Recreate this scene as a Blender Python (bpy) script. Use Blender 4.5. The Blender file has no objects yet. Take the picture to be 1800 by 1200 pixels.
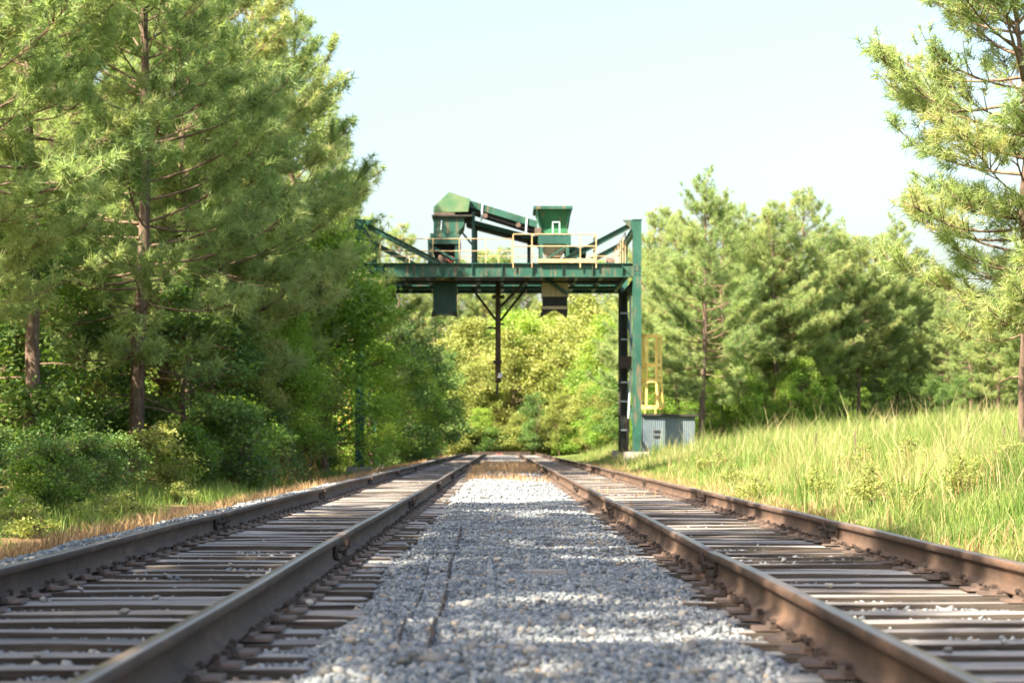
import bpy, math, random
import numpy as np
from mathutils import Vector, Matrix, Euler

R = math.radians
sc = bpy.context.scene
COL = sc.collection
random.seed(7)
rng = np.random.default_rng(7)

# ------------------------------------------------------------------ camera
FPX, CX, CZ, VX, HY = 3300.0, -0.085, 0.825, 879.0, 781.0      # photo pixels (1800 wide)
cam = bpy.data.cameras.new('camera')
cam.sensor_width = 36.0
cam.lens = 66.0
cam.shift_x = (900 - VX) / 1800.0
cam.shift_y = (HY - 600) / 1800.0
cam.clip_start = 0.1
cam.clip_end = 3000
cam.dof.use_dof = True
cam.dof.focus_distance = 19.0
cam.dof.aperture_fstop = 3.3
cam_o = bpy.data.objects.new('camera', cam)
COL.objects.link(cam_o)
cam_o.location = (CX, 0, CZ)
cam_o.rotation_euler = (R(90), 0, 0)
sc.camera = cam_o

def at(px, py, Y):
    return Vector((CX + (px - VX) / FPX * Y, Y, CZ + (HY - py) / FPX * Y))

# ------------------------------------------------------------------ light
SUN_EL = R(42)
SUN_AZ = R(229)            # clockwise from +Y (the view direction): left and a little behind
sdir = Vector((math.sin(SUN_AZ) * math.cos(SUN_EL), math.cos(SUN_AZ) * math.cos(SUN_EL), math.sin(SUN_EL)))
world = bpy.data.worlds.new('World')
sc.world = world
world.use_nodes = True
wn = world.node_tree
wn.nodes.clear()
sky = wn.nodes.new('ShaderNodeTexSky')
sky.sky_type = 'NISHITA'
sky.sun_disc = False
sky.sun_elevation = SUN_EL
sky.sun_rotation = SUN_AZ
sky.air_density = 1.3
sky.dust_density = 5.0
sky.ozone_density = 1.0
bg = wn.nodes.new('ShaderNodeBackground')
bg.inputs['Strength'].default_value = 0.08
wo = wn.nodes.new('ShaderNodeOutputWorld')
wn.links.new(sky.outputs[0], bg.inputs[0])
wn.links.new(bg.outputs[0], wo.inputs[0])
sl = bpy.data.lights.new('sun', 'SUN')
sl.energy = 5.0
sl.angle = R(0.53)
sl.color = (1.0, 0.87, 0.67)
so = bpy.data.objects.new('sun', sl)
COL.objects.link(so)
so.location = (-30, -30, 40)
so.rotation_euler = (-sdir).to_track_quat('-Z', 'Y').to_euler()
sc.view_settings.view_transform = 'Standard'
sc.view_settings.look = 'None'
sc.view_settings.gamma = 1.0
sc.view_settings.use_curve_mapping = False
sc.view_settings.exposure = 2.3
sc.cycles.max_bounces = 8
sc.cycles.diffuse_bounces = 4
sc.cycles.glossy_bounces = 2
sc.cycles.transmission_bounces = 4
sc.cycles.use_denoising = True
sc.cycles.use_adaptive_sampling = True

# ------------------------------------------------------------------ materials
def hexlin(c):
    return (c[0], c[1], c[2], 1.0)

class NT:
    def __init__(self, name):
        self.m = bpy.data.materials.new(name)
        self.m.use_nodes = True
        self.t = self.m.node_tree
        self.t.nodes.clear()
        self.out = self.t.nodes.new('ShaderNodeOutputMaterial')
    def n(self, kind, **kw):
        nd = self.t.nodes.new(kind)
        for k, v in kw.items():
            if k.startswith('i_'):
                nd.inputs[k[2:].replace('_', ' ')].default_value = v
            else:
                setattr(nd, k, v)
        return nd
    def l(self, a, b):
        self.t.links.new(a, b)
    def ramp(self, fac, stops):
        r = self.n('ShaderNodeValToRGB')
        e = r.color_ramp.elements
        while len(e) < len(stops):
            e.new(0.5)
        for el, (p, c) in zip(e, stops):
            el.position = p
            el.color = hexlin(c) if len(c) == 3 else c
        self.l(fac, r.inputs[0])
        return r.outputs[0]
    def mix(self, fac, a, b, mode='MIX'):
        m = self.n('ShaderNodeMix', data_type='RGBA', blend_type=mode)
        for sock, v in ((m.inputs['Factor'], fac), (m.inputs['A'], a), (m.inputs['B'], b)):
            if hasattr(v, 'is_output'):
                self.l(v, sock)
            elif isinstance(v, (int, float)):
                sock.default_value = v
            else:
                sock.default_value = hexlin(v)
        # colour sockets are the third set on the Mix node
        for idx, v in ((6, a), (7, b)):
            if hasattr(v, 'is_output'):
                self.l(v, m.inputs[idx])
            else:
                m.inputs[idx].default_value = hexlin(v)
        return m.outputs[2]
    def noise(self, scale, detail=4, rough=0.6, vec=None, dist=0.0):
        nn = self.n('ShaderNodeTexNoise')
        nn.inputs['Scale'].default_value = scale
        nn.inputs['Detail'].default_value = detail
        nn.inputs['Roughness'].default_value = rough
        nn.inputs['Distortion'].default_value = dist
        if vec is not None:
            self.l(vec, nn.inputs['Vector'])
        return nn.outputs['Fac']
    def objcoord(self, scale=(1, 1, 1)):
        tc = self.n('ShaderNodeTexCoord')
        mp = self.n('ShaderNodeMapping')
        mp.inputs['Scale'].default_value = scale
        self.l(tc.outputs['Object'], mp.inputs['Vector'])
        return mp.outputs[0]
    def geocoord(self, scale=(1, 1, 1)):
        tc = self.n('ShaderNodeNewGeometry')
        mp = self.n('ShaderNodeMapping')
        mp.inputs['Scale'].default_value = scale
        self.l(tc.outputs['Position'], mp.inputs['Vector'])
        return mp.outputs[0]
    def attr(self, name):
        a = self.n('ShaderNodeAttribute')
        a.attribute_name = name
        return a.outputs['Fac']
    def objrand(self):
        return self.n('ShaderNodeObjectInfo').outputs['Random']
    def principled(self, col, rough=0.7, metal=0.0, bump=None, bstr=0.3, bdist=0.02, spec=0.4):
        p = self.n('ShaderNodeBsdfPrincipled')
        if hasattr(col, 'is_output'):
            self.l(col, p.inputs['Base Color'])
        else:
            p.inputs['Base Color'].default_value = hexlin(col)
        if hasattr(rough, 'is_output'):
            self.l(rough, p.inputs['Roughness'])
        else:
            p.inputs['Roughness'].default_value = rough
        p.inputs['Metallic'].default_value = metal
        p.inputs['Specular IOR Level'].default_value = spec
        if bump is not None:
            b = self.n('ShaderNodeBump')
            b.inputs['Strength'].default_value = bstr
            b.inputs['Distance'].default_value = bdist
            self.l(bump, b.inputs['Height'])
            self.l(b.outputs[0], p.inputs['Normal'])
        return p.outputs[0]
    def done(self, sh):
        self.l(sh, self.out.inputs['Surface'])
        return self.m

def foliage(name, stops, transl=0.4, tcol=None, rough=0.55):
    t = NT(name)
    f = t.attr('tint')
    r = t.objrand()
    a = t.n('ShaderNodeMath', operation='MULTIPLY_ADD')
    t.l(r, a.inputs[0]); a.inputs[1].default_value = 0.22; t.l(f, a.inputs[2])
    s = t.n('ShaderNodeMath', operation='SUBTRACT')
    t.l(a.outputs[0], s.inputs[0]); s.inputs[1].default_value = 0.11
    c = t.ramp(s.outputs[0], stops)
    p = t.principled(c, rough, spec=0.25)
    tr = t.n('ShaderNodeBsdfTranslucent')
    tc = t.mix(1.0, c, tcol or (1.0, 1.0, 0.55), 'MULTIPLY')
    t.l(tc, tr.inputs['Color'])
    mx = t.n('ShaderNodeMixShader')
    mx.inputs[0].default_value = transl
    t.l(p, mx.inputs[1]); t.l(tr.outputs[0], mx.inputs[2])
    return t.done(mx.outputs[0])

M = {}
M['needle'] = foliage('pine_needles', [(0.0, (0.12, 0.195, 0.09)), (0.45, (0.285, 0.385, 0.160)), (0.8, (0.37, 0.44, 0.195)), (1.0, (0.42, 0.41, 0.19))], 0.55, (1.1, 1.12, 0.7))
M['leaf'] = foliage('broad_leaf', [(0.0, (0.085, 0.165, 0.035)), (0.5, (0.19, 0.325, 0.06)), (1.0, (0.33, 0.41, 0.095))], 0.45, (1.3, 1.3, 0.5))
M['leaf_bright'] = foliage('spring_leaf', [(0.0, (0.12, 0.17, 0.04)), (0.5, (0.25, 0.30, 0.085)), (1.0, (0.36, 0.37, 0.13))], 0.45, (1.15, 1.12, 0.6))
M['leaf_sun_tint'] = foliage('sun_tint_leaf', [(0.0, (0.13, 0.235, 0.045)), (0.5, (0.28, 0.44, 0.085)), (1.0, (0.44, 0.52, 0.13))], 0.5, (1.1, 1.15, 0.5))  # light green leaf, brightened in colour to paint sunlight onto shaded sweetgums
M['leaf_dark'] = foliage('dark_leaf', [(0.0, (0.045, 0.095, 0.032)), (0.5, (0.11, 0.205, 0.06)), (1.0, (0.22, 0.29, 0.085))], 0.35, (1.2, 1.3, 0.5))
M['grass'] = foliage('grass', [(0.0, (0.055, 0.125, 0.025)), (0.45, (0.155, 0.235, 0.050)), (0.8, (0.28, 0.305, 0.11)), (1.0, (0.44, 0.37, 0.21))], 0.4, (1.1, 1.12, 0.65))
M['straw'] = foliage('dry_grass', [(0.0, (0.20, 0.10, 0.05)), (0.5, (0.38, 0.25, 0.13)), (1.0, (0.55, 0.43, 0.26))], 0.3, (1.1, 1.0, 0.8), 0.8)

t = NT('bark')
v = t.objcoord((6, 6, 1.2))
n1 = t.noise(3.0, 6, 0.7, v, 0.6)
M['bark'] = t.done(t.principled(t.ramp(n1, [(0.3, (0.05, 0.035, 0.028)), (0.55, (0.16, 0.115, 0.09)), (0.75, (0.27, 0.21, 0.17))]), 0.95, bump=n1, bstr=0.9, bdist=0.04, spec=0.1))
t = NT('twig_bark')
n1 = t.noise(9.0, 3, 0.6, t.objcoord())
M['twig'] = t.done(t.principled(t.ramp(n1, [(0.3, (0.09, 0.062, 0.045)), (0.7, (0.25, 0.18, 0.13))]), 0.9, spec=0.1))

t = NT('ground_soil')
g = t.geocoord()
n1 = t.noise(0.35, 5, 0.6, g)
n2 = t.noise(6.0, 6, 0.75, g)
soil = t.ramp(n2, [(0.25, (0.055, 0.035, 0.022)), (0.5, (0.17, 0.105, 0.06)), (0.75, (0.33, 0.21, 0.12))])
gr = t.ramp(n2, [(0.25, (0.035, 0.06, 0.015)), (0.5, (0.09, 0.13, 0.03)), (0.75, (0.20, 0.21, 0.07))])
sep = t.n('ShaderNodeSeparateXYZ'); t.l(g, sep.inputs[0])
mr = t.n('ShaderNodeMapRange'); mr.inputs['From Min'].default_value = 3.2; mr.inputs['From Max'].default_value = 4.4
t.l(sep.outputs['X'], mr.inputs['Value'])
gf = t.n('ShaderNodeMath', operation='MULTIPLY_ADD'); t.l(n1, gf.inputs[0]); gf.inputs[1].default_value = 1.6; gf.inputs[2].default_value = -0.55
ga = t.n('ShaderNodeMath', operation='ADD', use_clamp=True); t.l(gf.outputs[0], ga.inputs[0]); t.l(mr.outputs[0], ga.inputs[1])
M['ground'] = t.done(t.principled(t.mix(ga.outputs[0], soil, gr), 0.95, bump=n2, bstr=0.8, bdist=0.06, spec=0.1))

t = NT('ballast_bed')
g = t.geocoord()
vo = t.n('ShaderNodeTexVoronoi'); vo.inputs['Scale'].default_value = 26.0; t.l(g, vo.inputs['Vector'])
n1 = t.noise(0.9, 4, 0.6, g)
vc = t.n('ShaderNodeSeparateColor'); t.l(vo.outputs['Color'], vc.inputs[0])
st = t.ramp(vc.outputs[0], [(0.0, (0.08, 0.09, 0.10)), (0.5, (0.16, 0.175, 0.19)), (1.0, (0.28, 0.29, 0.30))])
dirt = t.ramp(n1, [(0.45, (0.13, 0.12, 0.11)), (0.7, (0.33, 0.23, 0.16))])
dfm = t.n('ShaderNodeMath', operation='MULTIPLY_ADD', use_clamp=True); t.l(n1, dfm.inputs[0]); dfm.inputs[1].default_value = 2.4; dfm.inputs[2].default_value = -0.9
inv = t.n('ShaderNodeMath', operation='SUBTRACT'); inv.inputs[0].default_value = 1.0; t.l(vo.outputs['Distance'], inv.inputs[1])
M['bed'] = t.done(t.principled(t.mix(dfm.outputs[0], st, dirt), 0.95, bump=inv.outputs[0], bstr=1.0, bdist=0.03, spec=0.15))

t = NT('crushed_stone')
f = t.attr('tint')
n1 = t.noise(60.0, 3, 0.6, t.geocoord())
c = t.ramp(f, [(0.0, (0.10, 0.115, 0.135)), (0.35, (0.19, 0.215, 0.24)), (0.7, (0.30, 0.325, 0.35)), (0.86, (0.43, 0.42, 0.40)), (0.93, (0.42, 0.33, 0.24)), (1.0, (0.26, 0.17, 0.11))])
M['stone'] = t.done(t.principled(t.mix(0.55, c, t.ramp(n1, [(0.3, (0.55, 0.55, 0.55)), (0.7, (1, 1, 1))]), 'MULTIPLY'), 0.9, bump=n1, bstr=0.4, bdist=0.006, spec=0.2))
t = NT('loose_stone')
f = t.objrand()
n1 = t.noise(30.0, 3, 0.6, t.objcoord())
c = t.ramp(f, [(0.0, (0.13, 0.13, 0.13)), (0.5, (0.28, 0.27, 0.26)), (0.9, (0.46, 0.43, 0.39)), (1.0, (0.36, 0.26, 0.18))])
M['loose'] = t.done(t.principled(t.mix(0.5, c, t.ramp(n1, [(0.3, (0.55, 0.55, 0.55)), (0.7, (1, 1, 1))]), 'MULTIPLY'), 0.9, bump=n1, bstr=0.4, bdist=0.006, spec=0.2))

t = NT('tie_wood')
v = t.objcoord((0.9, 26, 26))
n1 = t.noise(3.0, 7, 0.72, v, 0.4)
n2 = t.noise(1.6, 4, 0.6, t.geocoord())
w = t.ramp(n1, [(0.28, (0.05, 0.045, 0.044)), (0.42, (0.21, 0.20, 0.198)), (0.60, (0.37, 0.36, 0.355)), (0.8, (0.50, 0.485, 0.47))])
w2 = t.ramp(n1, [(0.28, (0.035, 0.022, 0.016)), (0.5, (0.19, 0.118, 0.08)), (0.75, (0.36, 0.25, 0.18))])
rr = t.n('ShaderNodeMath', operation='MULTIPLY_ADD', use_clamp=True); t.l(t.objrand(), rr.inputs[0]); rr.inputs[1].default_value = 4.0; rr.inputs[2].default_value = -3.2
br = t.ramp(t.objrand(), [(0.0, (0.72, 0.70, 0.70)), (1.0, (1.25, 1.22, 1.18))])
M['tie'] = t.done(t.principled(t.mix(1.0, t.mix(rr.outputs[0], w, w2), br, 'MULTIPLY'), 0.85, bump=n1, bstr=0.9, bdist=0.012, spec=0.25))

def rust(name, a, b, c, rough, metal=0.0, scale=5.0):
    t = NT(name)
    v = t.geocoord((1, 0.35, 1))
    n1 = t.noise(scale, 6, 0.7, v)
    n2 = t.noise(45, 3, 0.6, t.geocoord())
    cc = t.mix(0.35, t.ramp(n1, [(0.3, a), (0.55, b), (0.75, c)]), t.ramp(n2, [(0.3, (0.4, 0.4, 0.4)), (0.7, (1.2, 1.15, 1.1))]), 'MULTIPLY')
    return t.done(t.principled(cc, rough, metal, bump=n2, bstr=0.25, bdist=0.004))
M['rail'] = rust('rusty_rail', (0.042, 0.027, 0.021), (0.092, 0.057, 0.041), (0.20, 0.108, 0.066), 0.82)
M['railtop'] = rust('worn_rail_head', (0.12, 0.085, 0.07), (0.22, 0.165, 0.14), (0.33, 0.25, 0.20), 0.34, 0.5, 3.0)
M['spike'] = rust('dark_rusty_iron', (0.016, 0.012, 0.011), (0.04, 0.026, 0.02), (0.09, 0.05, 0.033), 0.75, 0, 12)
M['plate'] = rust('rusty_plate', (0.05, 0.035, 0.03), (0.11, 0.075, 0.06), (0.2, 0.13, 0.095), 0.7, 0, 9)
M['redbrown'] = rust('red_brown_paint', (0.16, 0.035, 0.025), (0.30, 0.08, 0.05), (0.36, 0.14, 0.09), 0.7, 0, 4)

def paint(name, base, fade, rustc=(0.22, 0.10, 0.05), rough=0.5):
    t = NT(name)
    g = t.geocoord()
    gs = t.geocoord((2.5, 2.5, 0.35))
    n1 = t.noise(1.6, 5, 0.6, g)
    n2 = t.noise(2.6, 6, 0.7, gs)
    c = t.mix(t.ramp(n1, [(0.35, (0, 0, 0)), (0.7, (1, 1, 1))]), base, fade)
    rf = t.ramp(n2, [(0.54, (0, 0, 0)), (0.70, (0.75, 0.75, 0.75))])
    return t.done(t.principled(t.mix(rf, c, rustc), rough, bump=n2, bstr=0.15, bdist=0.01))
M['green'] = paint('green_paint', (0.007, 0.052, 0.036), (0.020, 0.088, 0.065))
M['green2'] = paint('bright_green_paint', (0.018, 0.12, 0.052), (0.032, 0.16, 0.075))
M['hood'] = paint('faded_green_paint', (0.045, 0.125, 0.062), (0.14, 0.18, 0.09), (0.14, 0.12, 0.06))
M['tealdark'] = paint('dark_green_paint', (0.008, 0.045, 0.038), (0.014, 0.075, 0.060), (0.08, 0.05, 0.035))
M['cream'] = paint('cream_paint', (0.34, 0.25, 0.13), (0.42, 0.33, 0.19), (0.20, 0.10, 0.05))
M['yellow'] = paint('yellow_paint', (0.75, 0.50, 0.10), (0.78, 0.58, 0.20), (0.35, 0.17, 0.06))
M['concrete'] = paint('weathered_concrete', (0.26, 0.24, 0.22), (0.38, 0.35, 0.31), (0.17, 0.13, 0.10), 0.95)
M['dark'] = rust('grimy_steel', (0.012, 0.012, 0.012), (0.028, 0.026, 0.024), (0.06, 0.045, 0.035), 0.8)
M['rubber'] = rust('black_rubber', (0.010, 0.010, 0.011), (0.018, 0.018, 0.019), (0.035, 0.033, 0.032), 0.7)
M['galv'] = paint('galvanised_sheet', (0.30, 0.37, 0.42), (0.40, 0.47, 0.51), (0.24, 0.20, 0.17), 0.45)
M['tin'] = paint('blue_grey_tin', (0.085, 0.12, 0.145), (0.12, 0.16, 0.185), (0.10, 0.10, 0.10), 0.5)
M['tan'] = paint('dusty_tan_metal', (0.40, 0.31, 0.20), (0.50, 0.41, 0.28), (0.25, 0.16, 0.09), 0.8)
M['white'] = paint('white_ceramic', (0.6, 0.6, 0.58), (0.7, 0.7, 0.68), (0.4, 0.36, 0.3), 0.4)
t = NT('pole_wood')
n1 = t.noise(3.0, 6, 0.7, t.objcoord((9, 9, 0.8)), 0.4)
M['polewood'] = t.done(t.principled(t.ramp(n1, [(0.3, (0.035, 0.024, 0.018)), (0.6, (0.12, 0.085, 0.06)), (0.8, (0.2, 0.15, 0.11))]), 0.9, bump=n1, bstr=0.5, bdist=0.01, spec=0.15))

# ------------------------------------------------------------------ mesh helpers
def np_mesh(name, V, faces, mats, midx=None, tint=None, smooth=False):
    V = np.asarray(V, dtype=np.float32)
    if not isinstance(faces, list):
        faces = [faces]
    faces = [np.asarray(f, dtype=np.int32) for f in faces if len(f)]
    tot = np.concatenate([np.full(len(f), f.shape[1], np.int32) for f in faces])
    loops = np.concatenate([f.ravel() for f in faces])
    start = np.zeros(len(tot), np.int32)
    start[1:] = np.cumsum(tot)[:-1]
    me = bpy.data.meshes.new(name)
    me.vertices.add(len(V)); me.vertices.foreach_set('co', V.ravel())
    me.loops.add(len(loops)); me.loops.foreach_set('vertex_index', loops)
    me.polygons.add(len(tot)); me.polygons.foreach_set('loop_start', start)
    me.polygons.foreach_set('loop_total', tot)
    if smooth:
        me.polygons.foreach_set('use_smooth', np.ones(len(tot), bool))
    if midx is not None:
        me.polygons.foreach_set('material_index', np.asarray(midx, np.int32))
    for m in (mats if isinstance(mats, (list, tuple)) else [mats]):
        me.materials.append(m)
    if tint is not None:
        a = me.attributes.new('tint', 'FLOAT', 'POINT')
        a.data.foreach_set('value', np.asarray(tint, np.float32))
    me.update(calc_edges=True)
    me.validate()
    return me

def link(name, me, parent=None, loc=None):
    o = bpy.data.objects.new(name, me)
    COL.objects.link(o)
    if parent is not None:
        o.parent = parent
    if loc is not None:
        o.location = loc
    return o

def tag(o, label=None, cat=None, group=None, kind=None):
    for k, v in (('label', label), ('category', cat), ('group', group), ('kind', kind)):
        if v:
            o[k] = v
    return o

def thing(name, label, cat, loc, group=None, rz=0.0):
    o = bpy.data.objects.new(name, None)
    COL.objects.link(o)
    o.empty_display_size = 0.2
    o.location = loc
    o.rotation_euler = (0, 0, rz)
    return tag(o, label, cat, group)

class MB:
    """Collects polygons in world space; build() links them as one mesh."""
    def __init__(self):
        self.v = []; self.f = []; self.mi = []; self.cur = 0
    def add(self, vs, fs):
        b = len(self.v)
        self.v += [tuple(p) for p in vs]
        self.f += [tuple(b + i for i in f) for f in fs]
        self.mi += [self.cur] * len(fs)
        return self
    def hexa(self, p):
        return self.add(p, [(0, 3, 2, 1), (4, 5, 6, 7), (0, 1, 5, 4), (1, 2, 6, 5), (2, 3, 7, 6), (3, 0, 4, 7)])
    def box(self, x0, x1, y0, y1, z0, z1):
        return self.hexa([(x0, y0, z0), (x1, y0, z0), (x1, y1, z0), (x0, y1, z0), (x0, y0, z1), (x1, y0, z1), (x1, y1, z1), (x0, y1, z1)])
    def sweep(self, a, b, prof, up=(0, 0, 1)):
        a = Vector(a); b = Vector(b)
        d = (b - a).normalized()
        u = Vector(up)
        if abs(d.dot(u)) > 0.98:
            u = Vector((0, 1, 0))
        s = d.cross(u).normalized()
        w = s.cross(d).normalized()
        n = len(prof)
        vs = [p + s * q[0] + w * q[1] for p in (a, b) for q in prof]
        fs = [(i, (i + 1) % n, n + (i + 1) % n, n + i) for i in range(n)]
        fs += [tuple(range(n - 1, -1, -1)), tuple(range(n, 2 * n))]
        return self.add(vs, fs)
    def bar(self, a, b, w, h, up=(0, 0, 1)):
        return self.sweep(a, b, [(-w / 2, -h / 2), (w / 2, -h / 2), (w / 2, h / 2), (-w / 2, h / 2)], up)
    def ibeam(self, a, b, w, h, tf=0.03, tw=0.02, up=(0, 0, 1)):
        x, y, k = w / 2, h / 2, tw / 2
        return self.sweep(a, b, [(-x, -y), (x, -y), (x, -y + tf), (k, -y + tf), (k, y - tf), (x, y - tf), (x, y), (-x, y), (-x, y - tf), (-k, y - tf), (-k, -y + tf), (-x, -y + tf)], up)
    def rod(self, a, b, r, n=6, r2=None):
        r2 = r if r2 is None else r2
        a = Vector(a); b = Vector(b)
        d = (b - a).normalized()
        u = Vector((0, 0, 1)) if abs(d.z) < 0.95 else Vector((0, 1, 0))
        s = d.cross(u).normalized(); w = s.cross(d).normalized()
        vs = []
        for p, rr in ((a, r), (b, r2)):
            for i in range(n):
                an = 2 * math.pi * i / n
                vs.append(p + s * math.cos(an) * rr + w * math.sin(an) * rr)
        fs = [(i, (i + 1) % n, n + (i + 1) % n, n + i) for i in range(n)]
        fs += [tuple(range(n - 1, -1, -1)), tuple(range(n, 2 * n))]
        return self.add(vs, fs)
    def path(self, pts, r, n=6):
        for a, b in zip(pts[:-1], pts[1:]):
            self.rod(a, b, r, n)
        return self
    def prism(self, poly, y0, y1):
        """poly: (x, z) outline, extruded along Y."""
        n = len(poly)
        vs = [(x, y0, z) for x, z in poly] + [(x, y1, z) for x, z in poly]
        fs = [(i, (i + 1) % n, n + (i + 1) % n, n + i) for i in range(n)]
        fs += [tuple(range(n)), tuple(range(2 * n - 1, n - 1, -1))]
        return self.add(vs, fs)
    def frustum(self, lo, hi, z0, z1):
        (a0, a1, b0, b1), (c0, c1, d0, d1) = lo, hi
        return self.hexa([(a0, b0, z0), (a1, b0, z0), (a1, b1, z0), (a0, b1, z0), (c0, d0, z1), (c1, d0, z1), (c1, d1, z1), (c0, d1, z1)])
    def build(self, name, mats, parent=None, smooth=False):
        me = bpy.data.meshes.new(name)
        off = Vector((0, 0, 0))
        p = parent
        while p is not None:
            off += Vector(p.location)
            p = p.parent
        me.from_pydata([(x - off.x, y - off.y, z - off.z) for x, y, z in self.v], [], self.f)
        for m in (mats if isinstance(mats, (list, tuple)) else [mats]):
            me.materials.append(m)
        if len(set(self.mi)) > 1:
            me.polygons.foreach_set('material_index', self.mi)
        if smooth:
            me.polygons.foreach_set('use_smooth', [True] * len(me.polygons))
        me.update()
        import bmesh
        bm = bmesh.new(); bm.from_mesh(me)
        bmesh.ops.recalc_face_normals(bm, faces=bm.faces)
        bm.to_mesh(me); bm.free()
        return link(name, me, parent)

def nz(x, y, s=0.0):
    """cheap smooth noise in about -1..1"""
    return (np.sin(x * 1.3 + y * 0.7 + s * 1.7) + np.sin(x * -0.9 + y * 1.7 + 2.1 + s * 2.3) * 0.8
            + np.sin(x * 2.3 + y * -1.9 + 4.4 + s) * 0.6 + np.sin(x * 3.9 + y * 3.1 + 1.3 + s * 3.1) * 0.4) / 2.8

def sstep(a, b, x):
    t = np.clip((x - a) / (b - a), 0, 1)
    return t * t * (3 - 2 * t)

# ------------------------------------------------------------------ terrain
def ground_z(x, y):
    x = np.asarray(x, float); y = np.asarray(y, float)
    z = np.full(np.broadcast(x, y).shape, -0.16)
    z = z - 0.20 * sstep(-3.6, -5.2, x) + 0.55 * sstep(-6.0, -16.0, x)
    near = sstep(150, 110, y)
    bank = 0.50 * sstep(3.0, 6.2, x) + 0.66 * sstep(5.5, 13.0, x) + 1.0 * sstep(12.0, 30.0, x)
    z = z + bank * (0.35 + 0.65 * near)
    off = np.maximum(sstep(4.0, 7.0, x), sstep(-4.5, -7.0, x))
    z = z + off * 0.10 * nz(x * 0.35, y * 0.35, 1.0) + 0.02 * nz(x * 1.5, y * 1.5, 3.0)
    z = z + 6.0 * sstep(220, 900, y) * 0.0
    return z

def gz(x, y):
    return float(ground_z(np.array([x]), np.array([y]))[0])

xs = np.concatenate([np.linspace(-900, -60, 15)[:-1], np.linspace(-60, -14, 40)[:-1], np.linspace(-14, 18, 110)[:-1], np.linspace(18, 60, 36)[:-1], np.linspace(60, 900, 15)])
ys = np.concatenate([np.linspace(-400, -20, 12)[:-1], np.linspace(-20, 110, 150)[:-1], np.linspace(110, 240, 70)[:-1], np.linspace(240, 2200, 20)])
gx, gy = np.meshgrid(xs, ys)
V = np.stack([gx, gy, ground_z(gx, gy)], -1).reshape(-1, 3)
nx, ny = len(xs), len(ys)
i = np.arange(nx * ny).reshape(ny, nx)
Fq = np.stack([i[:-1, :-1], i[:-1, 1:], i[1:, 1:], i[1:, :-1]], -1).reshape(-1, 4)
tag(link('ground', np_mesh('ground', V, Fq, M['ground'], smooth=True)), kind='structure')

TIE_S, RAIL_L, Y_END = 0.46, 10.06, 146.0
TRK = {'L': -1.9675, 'R': 1.9675}
HG = 0.7525

def ballast_z(x, y):
    x = np.asarray(x, float); y = np.asarray(y, float)
    ax = np.abs(x)
    side = np.where(x > 0, 0.20, 0.0)
    mid = sstep(0.88 + side, 0.66 + side, ax)
    und = 0.028 * nz(x * 0.5 + 0.2, y * 2.1, 5.0) + 0.018 * nz(x * 2.0, y * 2.6, 8.0)
    z = -0.048 + 0.020 * nz(x * 1.1, y * 1.7, 11.0) + mid * (0.048 + und) + 0.012 * nz(x * 5, y * 6, 2.0)
    fade = sstep(60, 120, y)
    z = z + 0.05 * sstep(3.05, 3.35, -x) - 0.28 * sstep(3.5, 4.5, -x)
    z = z - 0.30 * sstep(3.35, 4.2, x)
    return z + fade * 0.01

bx = np.concatenate([np.linspace(-4.6, -1, 36)[:-1], np.linspace(-1, 1.2, 44)[:-1], np.linspace(1.2, 4.3, 30)])
by = np.concatenate([np.linspace(-6, 4, 20)[:-1], np.linspace(4, 24, 220)[:-1], np.linspace(24, 150, 220)])
gx, gy = np.meshgrid(bx, by)
V = np.stack([gx, gy, ballast_z(gx, gy)], -1).reshape(-1, 3)
i = np.arange(len(bx) * len(by)).reshape(len(by), len(bx))
Fq = np.stack([i[:-1, :-1], i[:-1, 1:], i[1:, 1:], i[1:, :-1]], -1).reshape(-1, 4)
ballast = tag(link('ballast', np_mesh('ballast', V, Fq, M['bed'], smooth=True)), kind='structure')

# ------------------------------------------------------------------ stones
PH = (1 + 5 ** 0.5) / 2
ICO = np.array([(-1, PH, 0), (1, PH, 0), (-1, -PH, 0), (1, -PH, 0), (0, -1, PH), (0, 1, PH), (0, -1, -PH), (0, 1, -PH), (PH, 0, -1), (PH, 0, 1), (-PH, 0, -1), (-PH, 0, 1)]) / 1.902
ICOF = np.array([(0, 11, 5), (0, 5, 1), (0, 1, 7), (0, 7, 10), (0, 10, 11), (1, 5, 9), (5, 11, 4), (11, 10, 2), (10, 7, 6), (7, 1, 8), (3, 9, 4), (3, 4, 2), (3, 2, 6), (3, 6, 8), (3, 8, 9), (4, 9, 5), (2, 4, 11), (6, 2, 10), (8, 6, 7), (9, 8, 1)])
OCT = np.array([(1, 0, 0), (-1, 0, 0), (0, 1, 0), (0, -1, 0), (0, 0, 1), (0, 0, -1)], float)
OCTF = np.array([(0, 2, 4), (2, 1, 4), (1, 3, 4), (3, 0, 4), (2, 0, 5), (1, 2, 5), (3, 1, 5), (0, 3, 5)])

def rand_rot(n):
    q = rng.normal(size=(n, 4)); q /= np.linalg.norm(q, axis=1)[:, None]
    w, x, y, z = q.T
    return np.stack([np.stack([1 - 2 * (y * y + z * z), 2 * (x * y - z * w), 2 * (x * z + y * w)], -1),
                     np.stack([2 * (x * y + z * w), 1 - 2 * (x * x + z * z), 2 * (y * z - x * w)], -1),
                     np.stack([2 * (x * z - y * w), 2 * (y * z + x * w), 1 - 2 * (x * x + y * y)], -1)], 1)

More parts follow.
